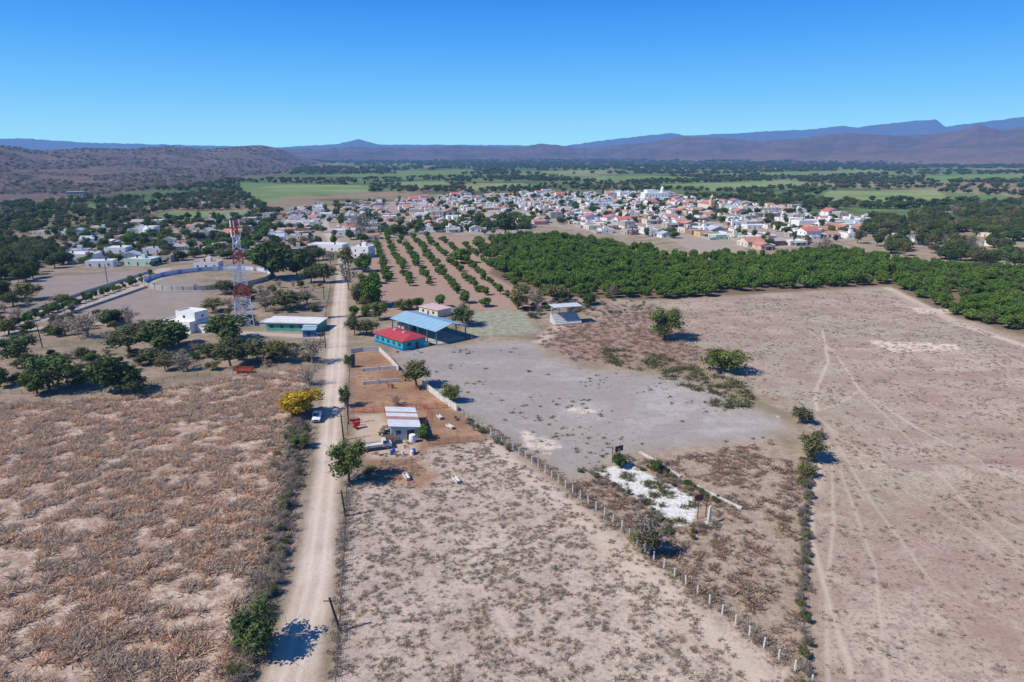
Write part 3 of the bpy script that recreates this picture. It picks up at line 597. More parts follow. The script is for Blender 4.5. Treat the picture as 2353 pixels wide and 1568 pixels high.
for a in [(190,600,20,14,4.5,0,13,.1),(275,592,12,10,6.2,0,13,.1),(330,608,16,10,3.6,5,13,-.1),(375,600,14,10,3.5,6,8,0),(235,612,14,8,3.2,0,13,.2),(345,540,12,9,6.3,0,13,0),(560,588,18,12,4,0,13,.15),(480,615,13,9,3.2,0,8,.1),(755,575,24,10,4,0,13,-.2),(835,590,11,10,6.3,0,13,-.2),(905,535,14,10,4,8,8,-.2),(120,540,26,8,3,6,10,-.1),(250,475,18,8,3,0,6,.2),(620,505,10,9,6.3,6,6,0),(500,540,14,10,3.6,1,13,.1)]:
    hs(*a,storeys=2 if a[4]>5.5 else 1,tank=True)
x,y=P(340,545); mb=MB(); mb.bar((0,0,0),(0,0,6),3,0,3,16); mb.bar((0,0,6),(0,0,7.5),3,0,.6,16); mb.obj('white_storage_silo',[white],(x,y,0))
mb=MB(); mb.box((0,0,3.5),(22,10,7),0); mb.box((0,0,7.1),(23,11,.25),1)
for i_ in range(5): 
    for s_ in (1.4,4.4): mb.box((-8.5+i_*4.2,-5.02,s_+.5),(2.2,.1,1.6),2)
x,y=P(175,452); mb.obj('hillside_warehouse',[conc,tin,dark],(x,y,tz(x,y)),.2)
x,y=P(432,757); mb=MB()
mb.box((0,0,1.7),(12,9,3.6),0); mb.box((0,0,3.55),(11.4,8.4,.06),1); mb.box((1.6,1.2,5.),(8.8,6.2,3.0),0); mb.box((1.6,1.2,6.55),(8.2,5.6,.07),1)
for sg in (-1,1):
    mb.box((sg*5.9+0,0,3.8),(.2,9,.6),0); mb.box((1.6+sg*4.3,1.2,6.75),(.2,6.2,.5),0)
    mb.box((0,sg*4.4,3.8),(11.6,.2,.597),0); mb.box((1.6,1.2+sg*3.,6.75),(8.4,.2,.497),0)
for xx,zz,ww in ((-3.5,1.8,1.2),(3.8,1.8,1.2)): mb.box((xx,-4.52,zz),(ww,.1,1.),2)
mb.box((0.3,-4.52,1.1),(1.,.1,2.1),3); mb.box((1.0,-1.92,5.1),(1.,.1,.9),2); mb.box((6.02,0,1.8),(.1,1.,1.),2); mb.box((6.02,1.5,5.2),(.1,.9,.8),2)
mb.box((8,1,1.3),(3.6,6,2.6),0); mb.box((8,1,2.64),(3.9,6.4,.1),4)
mb.obj('white_modern_house',[white,wroof,glass,wood,conc],(x,y,0),-.38)
x,y=P(683,755); mb=MB()
mb.box((0,0,1.5),(19,8,3.1),0); mb.prism([(-10,2.95),(10,2.95),(10,3.15),(-10,3.4)],-4.8,4.5,1)
for i_ in range(5): mb.box((-7.5+i_*3.6,-4.02,1.6),(1.1,.1,1.),2)
mb.box((-10.9,0,1.35),(2.8,6,2.7),4); mb.box((-10.9,0,2.75),(3.2,6.5,.12),3); mb.box((7,-5.4,2.55),(5,2.6,.1),3); mb.box((5,-6.5,1.25),(.15,.15,2.5),4); mb.box((9,-6.5,1.25),(.15,.15,2.5),4)
mb.obj('turquoise_house',[mat('teal_plaster',S(84,168,152),.8,0,.2),wroof,dark,tin,conc],(x,y,0),-.08)
x,y=P(712,772); mb=MB(); mb.box((0,0,1.2),(4,3.4,2.4),0); mb.prism([(-2.4,2.4),(2.4,2.4),(2.4,2.5),(-2.4,2.75)],-2.2,2.2,1); mb.box((0,-1.72,1),(1,.06,2),2); mb.obj('small_blue_shed',[mat('blue_paint',S(50,120,190),.6),blroof,dark],(x,y,0),.1)
mb=MB(); w,d,h=16,9,3
mb.box((0,0,h/2),(w,d,h),0); o=.5
mb.prism([(-w/2-o,h-.05),(w/2+o,h-.05),(w/2+o,h+.12),(-w/2-o,h+.12)],-d/2-o,d/2+o,1)
vs=[(-w/2-o,-d/2-o,h+.125),(w/2+o,-d/2-o,h+.125),(w/2+o,d/2+o,h+.125),(-w/2-o,d/2+o,h+.125),(-w/2+2,0,h+1.25),(w/2-2,0,h+1.25)]
mb.add(vs,[(0,1,5,4),(1,2,5),(2,3,4,5),(3,0,4)],1)
mb.box((-2.5,0,h+1.3),(.9,.9,.5),3); mb.box((2.5,0,h+1.3),(.9,.9,.5),3)
for i_ in range(5): mb.box((-6.2+i_*3.1,-d/2-.02,1.7),(1.3,.08,1.1),2); 
mb.box((0,-d/2-.025,.35),(w,.06,.7),4); mb.box((w/2+.03,1,1.05),(.08,1.1,2.1),2); mb.box((w/2+.03,-2,1.7),(.08,1.3,1.1),2)
mb.obj('red_roofed_school_building',[turq,redr,dark,tin,mat('blue_dado',S(30,110,170),.7)],(-36.8,216.2,0),math.radians(-46))
mb=MB(); LL,WW=26,13.5
for sg in (-1,1):
    n=18
    for i_ in range(n):
        y0=-LL/2+LL*i_/n; 
        mb.prism([(sg*WW/2,4.6),(sg*WW/2,4.68+.04*(i_%2)),(0,6.28+.04*(i_%2)),(0,6.2)],y0,y0+LL/n,0)
for i_ in range(6):
    yy=-LL/2+.5+i_*(LL-1)/5
    for sg in (-1,1): mb.box((sg*(WW/2-.6),yy,2.35),(.3,.3,4.7),1)
    for k in range(6):
        x0=-WW/2+.6+k*(WW-1.2)/6; x1=x0+(WW-1.2)/6; f=lambda q:4.55+1.55*(1-abs(q)/(WW/2))
        mb.bar((x0,yy,f(x0)),(x1,yy,f(x1)),.08,1); mb.bar((x0,yy,4.3),(x1,yy,f(x1)),.04,1); mb.bar((x0,yy,4.3),(x1,yy,4.3),.05,1)
mb.box((0,0,.05),(WW-1,LL-1,.14),2); mb.box((0,LL/2-3,1.5),(9,4,3),3); mb.box((0,LL/2-5.02,1.1),(1.2,.08,2.2),4)
mb.obj('open_pavilion',[blroof,mat('teal_steel',S(50,120,130),.5),conc,conc,dark],(-28.8,227.6,0),math.radians(-46)+math.pi/2)
x,y=P(1000,722); mb=MB(); mb.box((0,0,1.4),(11,7,2.8),0); mb.box((0,0,2.88),(11.8,7.8,.16),1); mb.box((0,-3.52,1),(1,.06,2),2); mb.box((3,-3.52,1.6),(1.2,.06,1),2); mb.box((-3,-3.52,1.6),(1.2,.06,1),2); mb.obj('pink_school_annex',[cream,mat('pale_pink_roof',S(218,184,174),.8),dark],(x,y,0),-.75)
x,y=P(1300,742); mb=MB(); W_=10.
for k in range(7):
    mb.box((0,-2.6+k*.8,.45+k*.42),(W_-.5,.85,.16),0); mb.box((0,-2.6+k*.8-.38,.25+k*.42),(W_-.5,.1,.3),0)
for sg in (-1,1):
    xx=sg*W_/2
    vs=[(xx-.12,-3,0),(xx-.12,3.1,0),(xx-.12,3.1,3.3),(xx-.12,-3,.55),(xx+.12,-3,0),(xx+.12,3.1,0),(xx+.12,3.1,3.3),(xx+.12,-3,.55)]
    mb.add(vs,[(0,3,2,1),(4,5,6,7),(0,1,5,4),(1,2,6,5),(2,3,7,6),(3,0,4,7)],0)
for xx in (-4.7,-1.6,1.6,4.7):
    mb.box((xx,2.75,3.2),(.28,.28,6.4),0); mb.bar((xx,2.75,5.),(xx,-1.6,6.4),.1,0)
mb.box((0,3.2,2.6),(W_,.14,1.3),0)
mb.box((0,.4,6.5),(W_+1.,6.2,.22),1)
mb.obj('concrete_grandstand',[wcon,mat('pale_roof_slab',S(205,203,200),.7,0,.15)],(x,y,0),.28)
mb=MB(); w,d,h=6.2,11.5,3.0
corr=mat('corrugated_zinc',S(228,227,224),.7,0,.2,.5); rusty=mat('rusted_sheet',S(190,146,124),.8,0,.4,.9)
mb.prism([(-w/2,0),(w/2,0),(w/2,h-.3),(-w/2,h+.5)],-d/2,d/2,0)
cols_=[1,1,1,2,1,1,2,2,1,1,1,1]
for k in range(12):
    y0=-d/2-.3+(d+.6)*k/12; mb.prism([(-w/2-.4,h+.58),(w/2+.4,h-.3),(w/2+.4,h-.22+.04*(k%2)),(-w/2-.4,h+.66+.04*(k%2))],y0,y0+(d+.6)/12,cols_[11-k])
for i_ in range(10): mb.box((-w/2+.35+i_*.6,-d/2-.03,1.35),(.08,.06,2.7),0)
mb.box((1.2,-d/2-.04,1.1),(1.6,.07,2.2),3); mb.box((-1.4,-d/2-.04,1.9),(1,.07,.8),3)
mb.obj('cattle_barn',[tin,corr,rusty,dark],(-24.6,143.3,0),math.radians(14))
x,y=P(1640,487); mb=MB()
mb.box((0,14,4.),(12,26,8),0); mb.prism([(-6.3,8),(6.3,8),(0,10.4)],.5,27.2,1)
mb.box((-3.6,-.6,6),(3.8,3.8,12),2); mb.box((-3.6,-.6,12.1),(4.3,4.3,.35),0); mb.box((-3.6,-.6,13.9),(3.1,3.1,3.3),2); mb.box((-3.6,-.6,15.7),(3.5,3.5,.35),0)
mb.bar((-3.6,-.6,15.9),(-3.6,-.6,18.4),1.6,2,.12,8); mb.bar((-3.6,-.6,18.2),(-3.6,-.6,19.7),.08,0); mb.bar((-4.1,-.6,19.2),(-3.1,-.6,19.2),.08,0)
for dx,dy,a,b in ((0,-1.57,1.2,.1),(0,1.57,1.2,.1),(1.57,0,.1,1.2),(-1.57,0,.1,1.2)): mb.box((-3.6+dx,-.6+dy,13.9),(a,b,2.1),3)
mb.box((1.5,.96,1.8),(2.2,.12,3.6),3); mb.box((1.5,.96,5.8),(1.4,.12,1.4),3); mb.box((-3.6,-2.54,3.5),(1.,.1,1.8),3); mb.box((-3.6,-2.54,8.5),(.9,.1,1.4),3)
mb.obj('village_church',[cream,fadr,mat('yellow_ochre_plaster',S(236,206,148),.8,0,.1,.3),dark],(x,y,0),.2)
x,y=P(1503,462); mb=MB(); mb.box((0,0,5.5),(32,18,11),0); mb.box((-6,0,12.8),(13,14,3.6),0); mb.box((17.5,0,3.5),(6,12,7),0)
mb.bar((9,-4,11),(9,-4,17),2.4,0,2.1,10); mb.bar((9,-4,17),(9,-4,19.5),2.1,0,.2,10)
for i_ in range(7):
    for z in (3,7.5): mb.box((-13+i_*4.3,-9.03,z),(1.2,.1,1.5),1)
mb.obj('large_white_church_hall',[white,dark],(x,y,0),.15)
for u,v,w,d,h,mt in ((1440,452,26,14,6.5,0),(1380,470,24,14,5,4),(1255,446,14,10,7,0),(1375,478,30,16,6,10),(1030,462,22,12,5,0),(960,475,20,12,5,8),(1110,476,20,12,5,1),(1760,490,22,12,6,1),(1850,520,20,12,5,0),(740,500,20,14,4,0),(700,520,16,12,4,0),(790,540,18,12,4,0)):
    x,y=P(u,v); mb=MB(); house_part(mb,0,0,w,d,h,mt if mt not in(10,8) else 0,mt if mt in (8,10) else 13,storeys=2 if h>5.5 else 1,tank=True); mb.obj('village_building',HM,(x,y,0),.2)
# ---------------------------------------------------------------- TELECOM TOWER
x,y=P(563,747); mb=MB(); HT=37.5
def tw(z): return 2.6*(1-z/HT)+.6
nb=15; zs=[HT*i_/nb for i_ in range(nb+1)]
for i_ in range(nb):
    a,b=zs[i_],zs[i_+1]; band=int((HT-(a+b)/2)/HT*7); cm=1 if band%2==0 and band<6 else 0
    ca=[(sx_*tw(a),sy_*tw(a),a) for sx_,sy_ in ((-1,-1),(1,-1),(1,1),(-1,1))]; cb=[(sx_*tw(b),sy_*tw(b),b) for sx_,sy_ in ((-1,-1),(1,-1),(1,1),(-1,1))]
    for k in range(4):
        mb.bar(ca[k],cb[k],.22,cm); mb.bar(ca[k],cb[(k+1)%4],.12,cm); mb.bar(ca[(k+1)%4],cb[k],.12,cm); mb.bar(cb[k],cb[(k+1)%4],.13,cm)
for z in (HT-1,HT-4.5):
    for k in range(3):
        a=k*2.09+.4; mb.box((1.7*math.cos(a),1.7*math.sin(a),z),(.35,.3,2.4),0,a); mb.bar((.5*math.cos(a),.5*math.sin(a),z),(1.6*math.cos(a),1.6*math.sin(a),z),.06,2)
for k,z in enumerate((30,27,31.5)):
    a=-1.2+k*1.1; p=Vector((tw(z)+.3)*Vector((math.cos(a),math.sin(a),0))); p.z=z; q=p+Vector((math.cos(a)*.5,math.sin(a)*.5,0)); mb.bar(p,q,.75,0,.75,12)
mb.bar((0,0,HT),(0,0,HT+3.5),.06,2)
mb.bar((.3,.3,0),(.3,.3,HT),.12,2)
mb.box((0,0,.15),(7,7,.3),3); mb.box((1,-.6,1.3),(2.2,1.6,2.2),0)
for sx_,sy_ in ((-1,-1),(1,-1),(1,1),(-1,1)): mb.box((sx_*4.2,sy_*4.2,1.2),(.12,.12,2.4),2)
mb.obj('telecom_tower',[mat('tower_white_paint',S(240,238,234),.6,0,.05),mat('tower_red_paint',S(205,60,48),.6,0,.1),mat('galvanised_steel',S(165,166,168),.5,.3),conc],(x,y,0),.35)
# ---------------------------------------------------------------- BULLRING
mb=MB(); R0=29; n=72
for k in range(n):
    a=2*math.pi*k/n; b=2*math.pi*(k+1)/n; am=(a+b)/2
    if 1.05<am<1.12: continue
    L_=2*R0*math.sin(math.pi/n)
    inn=1 if (k%4) else 2
    for rr_,th,zz,hh,m_ in ((R0,.22,1.1,2.2,0),(R0-.14,.06,1.25,1.9,inn)):
        mb.box((rr_*math.cos(am),rr_*math.sin(am),zz),(th,L_*(rr_/R0)*1.0,hh),m_,am)
    if k%2==0: mb.box(((R0+.2)*math.cos(a),(R0+.2)*math.sin(a),1.15),(.25,.25,2.3),0,a)
mb.box((0,-R0-1.8,.25),(20,.8,.5),0)
bc=P(482,643); mb.obj('bullring_wall',[conc,mat('pale_blue_white_wall',S(205,215,228),.8,0,.2),mat('blue_wall_paint',S(120,155,210),.7,0,.1)],(bc[0],bc[1],0))
# ---------------------------------------------------------------- WALLS & FENCES
def wall(name,pts,h,th,mt,z=0):
    mb=MB(); q=PP(pts)
    for a,b in zip(q[:-1],q[1:]):
        L_=math.dist(a,b); an=math.atan2(b[1]-a[1],b[0]-a[0]); mb.box(((a[0]+b[0])/2,(a[1]+b[1])/2,h/2-.05),(L_,th,h+.1),0,an)
        n=max(1,int(L_/3))
        for i_ in range(n+1):
            t=i_/n; mb.box((a[0]+(b[0]-a[0])*t,a[1]+(b[1]-a[1])*t,h/2),(th+.12,th+.12,h+.12),0,an)
    mb.obj(name,[mt])
wall('white_corral_wall',[(806,812),(832,808),(870,806)],1.4,.18,wcon); wall('white_corral_wall',[(872,808),(893,827),(916,852)],1.4,.18,wcon)
wall('corral_divider_wall',[(833,854),(870,851),(912,848)],1.,.25,wcon); wall('corral_divider_wall',[(835,885),(870,882),(915,878)],1.,.25,wcon)
wall('white_corral_wall',[(972,888),(1010,918),(1050,945)],1.6,.18,wcon); wall('white_corral_wall',[(806,815),(806,845)],1.2,.18,wcon)
wall('court_kerb_bench',[(1472,1042),(1515,1065),(1562,1097)],.35,.35,wcon); wall('court_kerb_bench',[(1605,1122),(1650,1145),(1702,1170)],.4,.4,wcon)
wall('boulevard_wall',[(60,722),(200,672),(350,625)],1.2,.15,wcon); wall('boulevard_wall',[(110,740),(250,692),(355,655)],.9,.15,conc); wall('compound_wall',[(280,742),(400,746)],1.4,.15,conc)
wall('farm_boundary_wall',[(905,800),(985,795)],1.3,.15,wcon)
def fence(name,pts,sp,h,r_,mt,wires=3,lean=.03,rails=False,wm=None,wr=.012):
    mb=MB(); q=PP(pts); L_=[0]
    for a,b in zip(q[:-1],q[1:]): L_.append(L_[-1]+math.dist(a,b))
    n=int(L_[-1]/sp); t=np.linspace(0,L_[-1],n+1); X=np.interp(t,L_,[p[0] for p in q]); Y=np.interp(t,L_,[p[1] for p in q]); tops=[]
    for x,y in zip(X,Y):
        hh=h*random.uniform(.92,1.08); tx,ty=x+random.gauss(0,lean)*hh,y+random.gauss(0,lean)*hh
        mb.bar((x,y,-.1),(tx,ty,hh),r_,0,r_*.85); tops.append((x,y,tx,ty,hh))
    for a,b in zip(tops[:-1],tops[1:]):
        for k in range(wires):
            f=(k+1)/(wires+.3); z=f*h
            mb.bar((a[0]+(a[2]-a[0])*f,a[1]+(a[3]-a[1])*f,z),(b[0]+(b[2]-b[0])*f,b[1]+(b[3]-b[1])*f,z),r_*.5 if rails else wr,1,n=3 if not rails else 4)
    mb.obj(name,[mt,wm or (mt if rails else mat('fence_wire',S(120,112,105),.6))])
wpost=mat('white_post_paint',S(235,230,222),.8,0,.1)
fence('concrete_post_fence',[(1052,945),(1120,995),(1250,1085),(1430,1218),(1500,1287),(1700,1445),(1860,1572),(1990,1680)],2.4,1.6,.12,wpost)
fence('roadside_post_fence',[(765,1700),(773,1568),(784,1400),(793,1250),(797,1120)],1.5,1.5,.075,wood,4,.05)
fence('roadside_post_fence',[(799,1000),(802,900),(805,812)],1.8,1.5,.07,wood,4,.05)
fence('field_fence',[(1856,1110),(1848,1200),(1842,1350),(1848,1480),(1866,1620)],2.2,1.4,.07,wood,3,.05)
fence('red_pipe_corral_fence',[(812,948),(850,950),(935,943),(1028,938)],2.4,1.5,.07,red,4,0,True)
fence('corral_rail_fence',[(1118,1012),(1060,1018),(985,1024)],2.,1.4,.06,mat('rust_pipe',S(130,88,68),.7),4,0,True)
fence('red_pipe_corral_fence',[(965,935),(985,948),(975,1000)],2.4,1.4,.05,red,3,0,True)
fence('yard_fence',[(1000,786),(1120,780),(1245,768),(1215,715)],3,1.5,.06,wcon,3,.0)
fence('boulevard_fence',[(700,960),(742,760),(760,660)],2.5,1.4,.07,wood,3,.05)
fence('field_fence',[(0,905),(250,910),(420,870),(560,862),(690,845)],3,1.4,.06,wood,3,.05)
fence('orchard_fence',[(2040,668),(2200,745),(2353,790)],3,1.4,.07,wcon,3,.02)
dwood=mat('dark_pole_wood',S(66,54,46),.9)
def pole(u,v,h,lean=(0,0),arm=True,name='utility_pole'):
    x,y=P(u,v); mb=MB(); t=(lean[0],lean[1],h); mb.bar((0,0,-.3),t,.18,0,.13,8)
    if arm: mb.bar((t[0]-.8,t[1],h-.5),(t[0]+.8,t[1],h-.5),.07,0)
    mb.obj(name,[dwood],(x,y,0))
pole(783,1452,5.2,(-1.1,-.1),True); pole(794,1188,5.,(-.4,0)); pole(790,1012,6,(-.3,.2)); pole(801,975,6); pole(247,650,9); pole(118,745,8,(-.6,0)); pole(98,800,8,(-.5,0)); pole(745,690,8); pole(752,640,8); pole(748,800,7)
# ---------------------------------------------------------------- COURT furniture
def hoop(u,v,rz,bm):
    x,y=P(u,v); mb=MB()
    mb.bar((-.9,0,0),(-.9,0,3.6),.08,0); mb.bar((.9,0,0),(.9,0,3.6),.08,0); mb.bar((-.9,0,2.9),(-.9,-.9,3.3),.05,0); mb.bar((.9,0,2.9),(.9,-.9,3.3),.05,0)
    mb.box((0,-.95,3.35),(1.9,.06,1.15),1); mb.box((0,-.985,3.1),(.6,.02,.45),2)
    for k in range(12):
        a,b=k*math.pi/6,(k+1)*math.pi/6; mb.bar((.23*math.cos(a),-1.25+.23*math.sin(a),3.05),(.23*math.cos(b),-1.25+.23*math.sin(b),3.05),.015,0)
    mb.bar((-.9,0,2.2),(.9,0,2.2),.04,0)
    mb.obj('basketball_backboard',[mat('rusty_steel',S(120,60,45),.8),bm,wcon],(x,y,0),rz)
hoop(1415,1062,.45,mat('rusty_board',S(130,78,62),.8,0,.4)); hoop(1612,1190,.45+math.pi,mat('rusty_board',S(130,78,62)))
x,y=P(1629,1203); mb=MB(); mb.prism([(-.3,0),(.3,0),(.14,3.2),(-.14,3.2)],-.22,.22,0); mb.box((0,0,.1),(1.,1.,.22),0); mb.obj('concrete_pillar',[wcon],(x,y,0),.3)
def trough(u,v,rz,L_=2.6):
    x,y=P(u,v); mb=MB()
    mb.box((0,0,.35),(L_,.7,.08),0)
    for sg in (-1,1):
        mb.box((0,sg*.36,.52),(L_,.08,.42),0); mb.box((sg*(L_/2-.04),0,.52),(.08,.64,.415),0); mb.box((sg*(L_/2-.4),0,.155),(.3,.6,.31),0)
    mb.obj('concrete_feed_trough',[wcon],(x,y,0),rz)
trough(934,1100,-1.15); trough(1048,1107,-1.1); trough(1010,962,-1.1,2.2); trough(1034,984,-.9,2.4)
# ---------------------------------------------------------------- VEHICLES
def wheel(mb,x,y,r_,w,mt,hub):
    mb.bar((x,y-w/2,r_),(x,y+w/2,r_),r_,mt,r_,16); mb.bar((x,y-w/2-.015,r_),(x,y+w/2+.015,r_),r_*.55,hub,r_*.55,12)
def pickup(name,u,v,rz,body):
    x,y=P(u,v); mb=MB()
    mb.prism([(-2.6,.45),(2.5,.45),(2.62,.6),(2.6,.95),(2.45,1.08),(.95,1.15),(-2.6,1.12)],-.92,.92,0)
    mb.prism([(-.95,1.14),(.98,1.16),(.35,1.74),(-.75,1.78)],-.8,.8,1)
    mb.prism([(-.72,1.77),(.33,1.73),(.3,1.80),(-.7,1.84)],-.79,.79,0)
    for sg in (-1,1):
        mb.bar((.98,sg*.8,1.15),(.35,sg*.8,1.76),.05,0); mb.bar((-.95,sg*.8,1.13),(-.75,sg*.8,1.8),.06,0); mb.bar((-.15,sg*.805,1.13),(-.15,sg*.805,1.78),.04,0)
        mb.box((-1.85,sg*.88,1.2),(1.5,.07,.16),0); mb.box((2.6,sg*.68,.85),(.08,.36,.2),4); mb.box((.8,sg*1.02,1.22),(.12,.2,.16),2)
        for wx in (1.65,-1.65): wheel(mb,wx,sg*.84,.38,.26,2,3)
    mb.box((-1.8,0,1.135),(1.5,1.6,.04),2); mb.box((2.63,0,.82),(.05,.95,.24),2); mb.box((2.66,0,.55),(.12,1.8,.2),3); mb.box((-2.65,0,.58),(.12,1.8,.18),3); mb.box((-2.6,0,1.0),(.07,1.7,.4),0)
    mb.obj(name,[body,glass,black,mat('chrome',S(170,170,172),.3,.6),mat('headlamp',S(225,225,225),.2)],(x,y,0),rz)
wp=mat('white_car_paint',S(240,240,240),.35,0,.03); pickup('parked_pickup_truck',729,964,math.radians(-80),wp)
x,y=P(868,1032); mb=MB()
mb.box((-1.2,0,.95),(4.2,2.1,.14),0); 
for sg in (-1,1): mb.box((-1.2,sg*1.02,1.2),(4.2,.06,.38),0); wheel(mb,-2.4,sg*.85,.45,.28,2,3); wheel(mb,1.9,sg*.85,.42,.26,2,3)
mb.prism([(.95,.6),(2.9,.6),(2.9,1.25),(2.0,1.4),(1.75,2.1),(1.0,2.1)],-.95,.95,0); mb.prism([(1.1,1.45),(1.93,1.45),(1.72,2.02),(1.1,2.02)],-.97,.97,1); mb.box((1.88,0,1.72),(.06,1.5,.5),1); mb.box((2.93,0,.9),(.06,1.4,.35),2); mb.box((0,0,.7),(5,.8,.2),2)
mb.obj('old_flatbed_truck',[wcon,glass,black,mat('chrome',S(170,170,172))],(x,y,0),.35)
def tractor(u,v,rz,name='farm_tractor'):
    x,y=P(u,v); mb=MB()
    mb.prism([(.1,.75),(2.0,.75),(2.05,1.35),(.1,1.5)],-.32,.32,0)
    for sg in (-1,1): wheel(mb,-.55,sg*.85,.8,.42,1,2); wheel(mb,1.6,sg*.7,.42,.25,1,2); mb.box((-.55,sg*.85,1.66),(1.2,.46,.06),0); mb.bar((-1,sg*.6,1.6),(-1,sg*.6,2.5),.04,1); mb.bar((.0,sg*.6,1.5),(0,sg*.6,2.5),.04,1)
    mb.box((-.5,0,2.53),(1.5,1.5,.08),0); mb.box((-.6,0,1.45),(.5,.5,.12),1); mb.box((-.85,0,1.7),(.1,.5,.5),1); mb.bar((.1,0,1.4),(-.15,0,1.75),.03,1); mb.bar((1.2,0,1.45),(1.2,0,2.2),.05,1); mb.box((-.4,0,.8),(1.2,.7,.5),1)
    mb.obj(name,[mat('faded_tractor_paint',S(120,110,95),.6),black,mat('rim_paint',S(190,180,150),.6)],(x,y,0),rz)
tractor(886,1004,2.2)
x,y=P(893,1020); mb=MB(); mb.prism([(-1.1,.6),(1.1,.6),(1.35,1.8),(-1.35,1.8)],-.9,.9,0)
for sg in (-1,1): wheel(mb,0,sg*.95,.4,.22,1,2)
mb.bar((1.1,0,.65),(2.5,0,.5),.06,0); mb.box((0,0,1.82),(2.5,1.6,.05),2); mb.obj('orange_grain_hopper',[mat('orange_rust',S(190,130,95),.8,0,.35),black,wood],(x,y,0),.3)
def barrel(u,v,mt,h=.95,r_=.32,name='plastic_barrel'):
    x,y=P(u,v); mb=MB(); mb.bar((0,0,0),(0,0,h*.33),r_*.95,0,r_,12); mb.bar((0,0,h*.33),(0,0,h*.66),r_,0,r_,12); mb.bar((0,0,h*.66),(0,0,h),r_,0,r_*.93,12); mb.bar((0,0,h),(0,0,h+.04),r_*.6,0,r_*.55,10); mb.obj(name,[mt],(x,y,0))
bl=mat('blue_plastic',S(40,90,180),.4); barrel(900,1045,bl); barrel(905,1040,bl); barrel(951,1042,bl,1.0,.4); barrel(947,1046,white,1.,.35)
barrel(948,1016,white,1.7,.75,'white_water_tank'); barrel(926,1046,wcon,.9,.3); barrel(935,1005,wcon,1.,.4)
x,y=P(820,985); mb=MB()
mb.bar((-1.2,0,.6),(1.4,0,.6),.1,0); mb.bar((-.3,-.8,.5),(-.3,.8,.5),.09,0); mb.prism([(-.6,.7),(.5,.7),(.8,1.7),(-.9,1.7)],-.45,.45,0); mb.bar((.3,0,1.),(-1.4,.3,2.6),.12,0,.1,8); mb.bar((-1.4,.3,2.6),(-1.9,.3,2.2),.13,0,.1,8)
for sg in (-1,1): wheel(mb,-.2,sg*.7,.35,.18,1,0)
mb.bar((1.4,0,.6),(2.2,0,.35),.07,0); mb.obj('red_forage_chopper',[red,black],(x,y,0),.6)
x,y=P(816,968); mb=MB(); mb.bar((-1,0,.5),(1,0,.5),.09,0)
for k in range(5): mb.bar((-.9+k*.45,-.06,.32),(-.9+k*.45,.06,.36),.32,1,.32,12); mb.bar((-.9+k*.45,0,.35),(-.9+k*.45,.3,.8),.05,0)
mb.bar((-.9,.3,.8),(.9,.3,.8),.07,0); mb.bar((0,.3,.8),(0,1,1.2),.06,0); mb.obj('disc_plough',[red,mat('disc_steel',S(110,104,100),.5,.5)],(x,y,0),.4)
x,y=P(562,858); mb=MB(); mb.box((0,0,.85),(5,2,.12),0)
for sg in (-1,1):
    for k in range(3): mb.box((0,sg*.98,1.1+k*.3),(5,.05,.16),0)
    for k in range(6): mb.box((-2.4+k*.96,sg*1.04,1.3),(.08,.06,1.),0)
    for wx in (-1.5,1.5): wheel(mb,wx,sg*.8,.42,.24,1,0)
    for k in range(3): mb.box((sg*2.48,0,1.1+k*.3),(.05,1.9,.16),0)
mb.bar((2.5,0,.7),(4.2,0,.5),.07,0); mb.obj('red_farm_wagon',[mat('rust_red_wagon',S(176,78,48),.8,0,.3),black],(x,y,0),-.08)
def animal(name,u,v,rz,col):
    x,y=P(u,v)
    V=[(0,0,1.15),(.45,0,1.12),(.75,0,1.25),(1.05,0,1.55),(1.2,0,1.72),(1.5,0,1.5),(1.62,0,1.38),(-.5,0,1.18),(-.75,0,1.15),(-.95,0,.95),(-1.0,0,.6)]; E=[(0,1),(1,2),(2,3),(3,4),(4,5),(5,6),(0,7),(7,8),(8,9),(9,10)]
    Rr=[.3,.32,.24,.15,.12,.09,.07,.3,.24,.06,.05]
    for sg in (-1,1):
        o=len(V); V+=[(.5,sg*.17,.9),(.52,sg*.17,.48),(.5,sg*.17,.12),(.56,sg*.17,.03)]; Rr+=[.13,.065,.045,.06]; E+=[(1,o),(o,o+1),(o+1,o+2),(o+2,o+3)]
        o=len(V); V+=[(-.6,sg*.18,.9),(-.5,sg*.18,.72),(-.72,sg*.18,.48),(-.66,sg*.18,.12),(-.6,sg*.18,.03)]; Rr+=[.17,.12,.06,.045,.06]; E+=[(7,o),(o,o+1),(o+1,o+2),(o+2,o+3),(o+3,o+4)]
        o=len(V); V+=[(1.17,sg*.07,1.88)]; Rr+=[.03]; E+=[(4,o)]
    me=bpy.data.meshes.new(name); me.from_pydata(V,E,[]); me.materials.append(col); ob=put(name,me,(x,y,0),rz)
    sm=ob.modifiers.new('skin','SKIN'); 
    for i_,sv in enumerate(me.skin_vertices[0].data): sv.radius=(Rr[i_],Rr[i_]); sv.use_root=(i_==0)
    ob.modifiers.new('sub','SUBSURF').levels=2
animal('brown_horse',897,893,2.9,mat('horse_coat',S(150,80,45),.6,0,.15))
for u,v in ((935,1030),(942,1022),(860,1045),(915,1050),(880,1048)):
    x,y=P(u,v); mb=MB()
    for k in range(4): mb.bar((random.uniform(-.8,.8),random.uniform(-.6,.6),.06+k*.09),(random.uniform(-.8,.8)+1,random.uniform(-.6,.6),.1+k*.1),.06,0)
    mb.obj('timber_pile',[wood],(x,y,0),random.uniform(0,3))
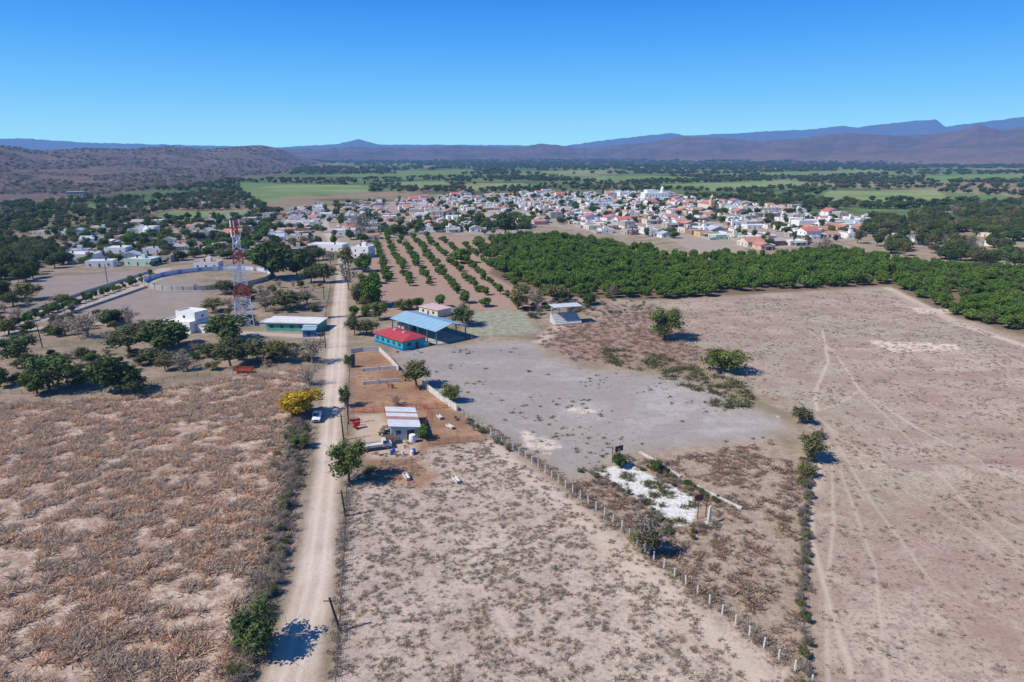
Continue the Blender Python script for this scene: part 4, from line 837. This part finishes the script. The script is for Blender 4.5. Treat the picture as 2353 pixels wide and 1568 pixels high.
# ---------------------------------------------------------------- LIGHT, SKY, CAMERA
az=Vector((-.9,-.38,0)).normalized(); el_=math.radians(46)
w=bpy.data.worlds.new('World'); SC.world=w; w.use_nodes=True; nt=w.node_tree; nt.nodes.clear()
sk=nd(nt,'ShaderNodeTexSky',sky_type='NISHITA'); sk.sun_disc=False; sk.sun_elevation=el_; sk.sun_rotation=math.atan2(az.x,az.y); sk.altitude=100; sk.air_density=1.0; sk.dust_density=.1; sk.ozone_density=3
tcw=nd(nt,'ShaderNodeTexCoord').outputs['Generated']; sz=nd(nt,'ShaderNodeSeparateXYZ',{0:tcw}).outputs[2]
rpw=nd(nt,'ShaderNodeValToRGB',{0:sz}); e_=rpw.color_ramp.elements
stops=[(0,(.32,.72,.98)),(.03,(.27,.67,.98)),(.08,(.15,.53,.98)),(.14,(.07,.385,.95)),(.21,(.022,.245,.84)),(.5,(.018,.15,.6)),(1,(.012,.1,.45))]
e_[0].position=0; e_[0].color=(*stops[0][1],1); e_[1].position=stops[1][0]; e_[1].color=(*stops[1][1],1)
for p_,c_ in stops[2:]:
    q=e_.new(p_); q.color=(*c_,1)
sc8=nd(nt,'ShaderNodeVectorMath',{0:rpw.outputs[0],1:(9.1,9.1,9.1)},operation='MULTIPLY').outputs[0]
mxw=MX(nt,.94,sk.outputs[0],sc8)
bg=nd(nt,'ShaderNodeBackground',{'Color':mxw,'Strength':.112}); nd(nt,'ShaderNodeOutputWorld',{0:bg.outputs[0]})
sl=bpy.data.lights.new('sun','SUN'); sl.energy=5.0; sl.angle=math.radians(.5); sl.color=(1,.96,.89); so=bpy.data.objects.new('sun',sl); COL.objects.link(so)
sd=Vector((az.x*math.cos(el_),az.y*math.cos(el_),math.sin(el_))); so.rotation_euler=sd.to_track_quat('Z','Y').to_euler(); so.location=(0,0,200)
cd=bpy.data.cameras.new('camera'); cd.sensor_width=36; cd.lens=36*F/2353; cd.clip_start=.5; cd.clip_end=120000
co_=bpy.data.objects.new('camera',cd); COL.objects.link(co_); co_.location=(0,0,CAMH); co_.rotation_euler=(math.radians(90)-TH,0,0); SC.camera=co_
SC.view_settings.view_transform='Standard'; SC.view_settings.look='None'; SC.view_settings.exposure=0
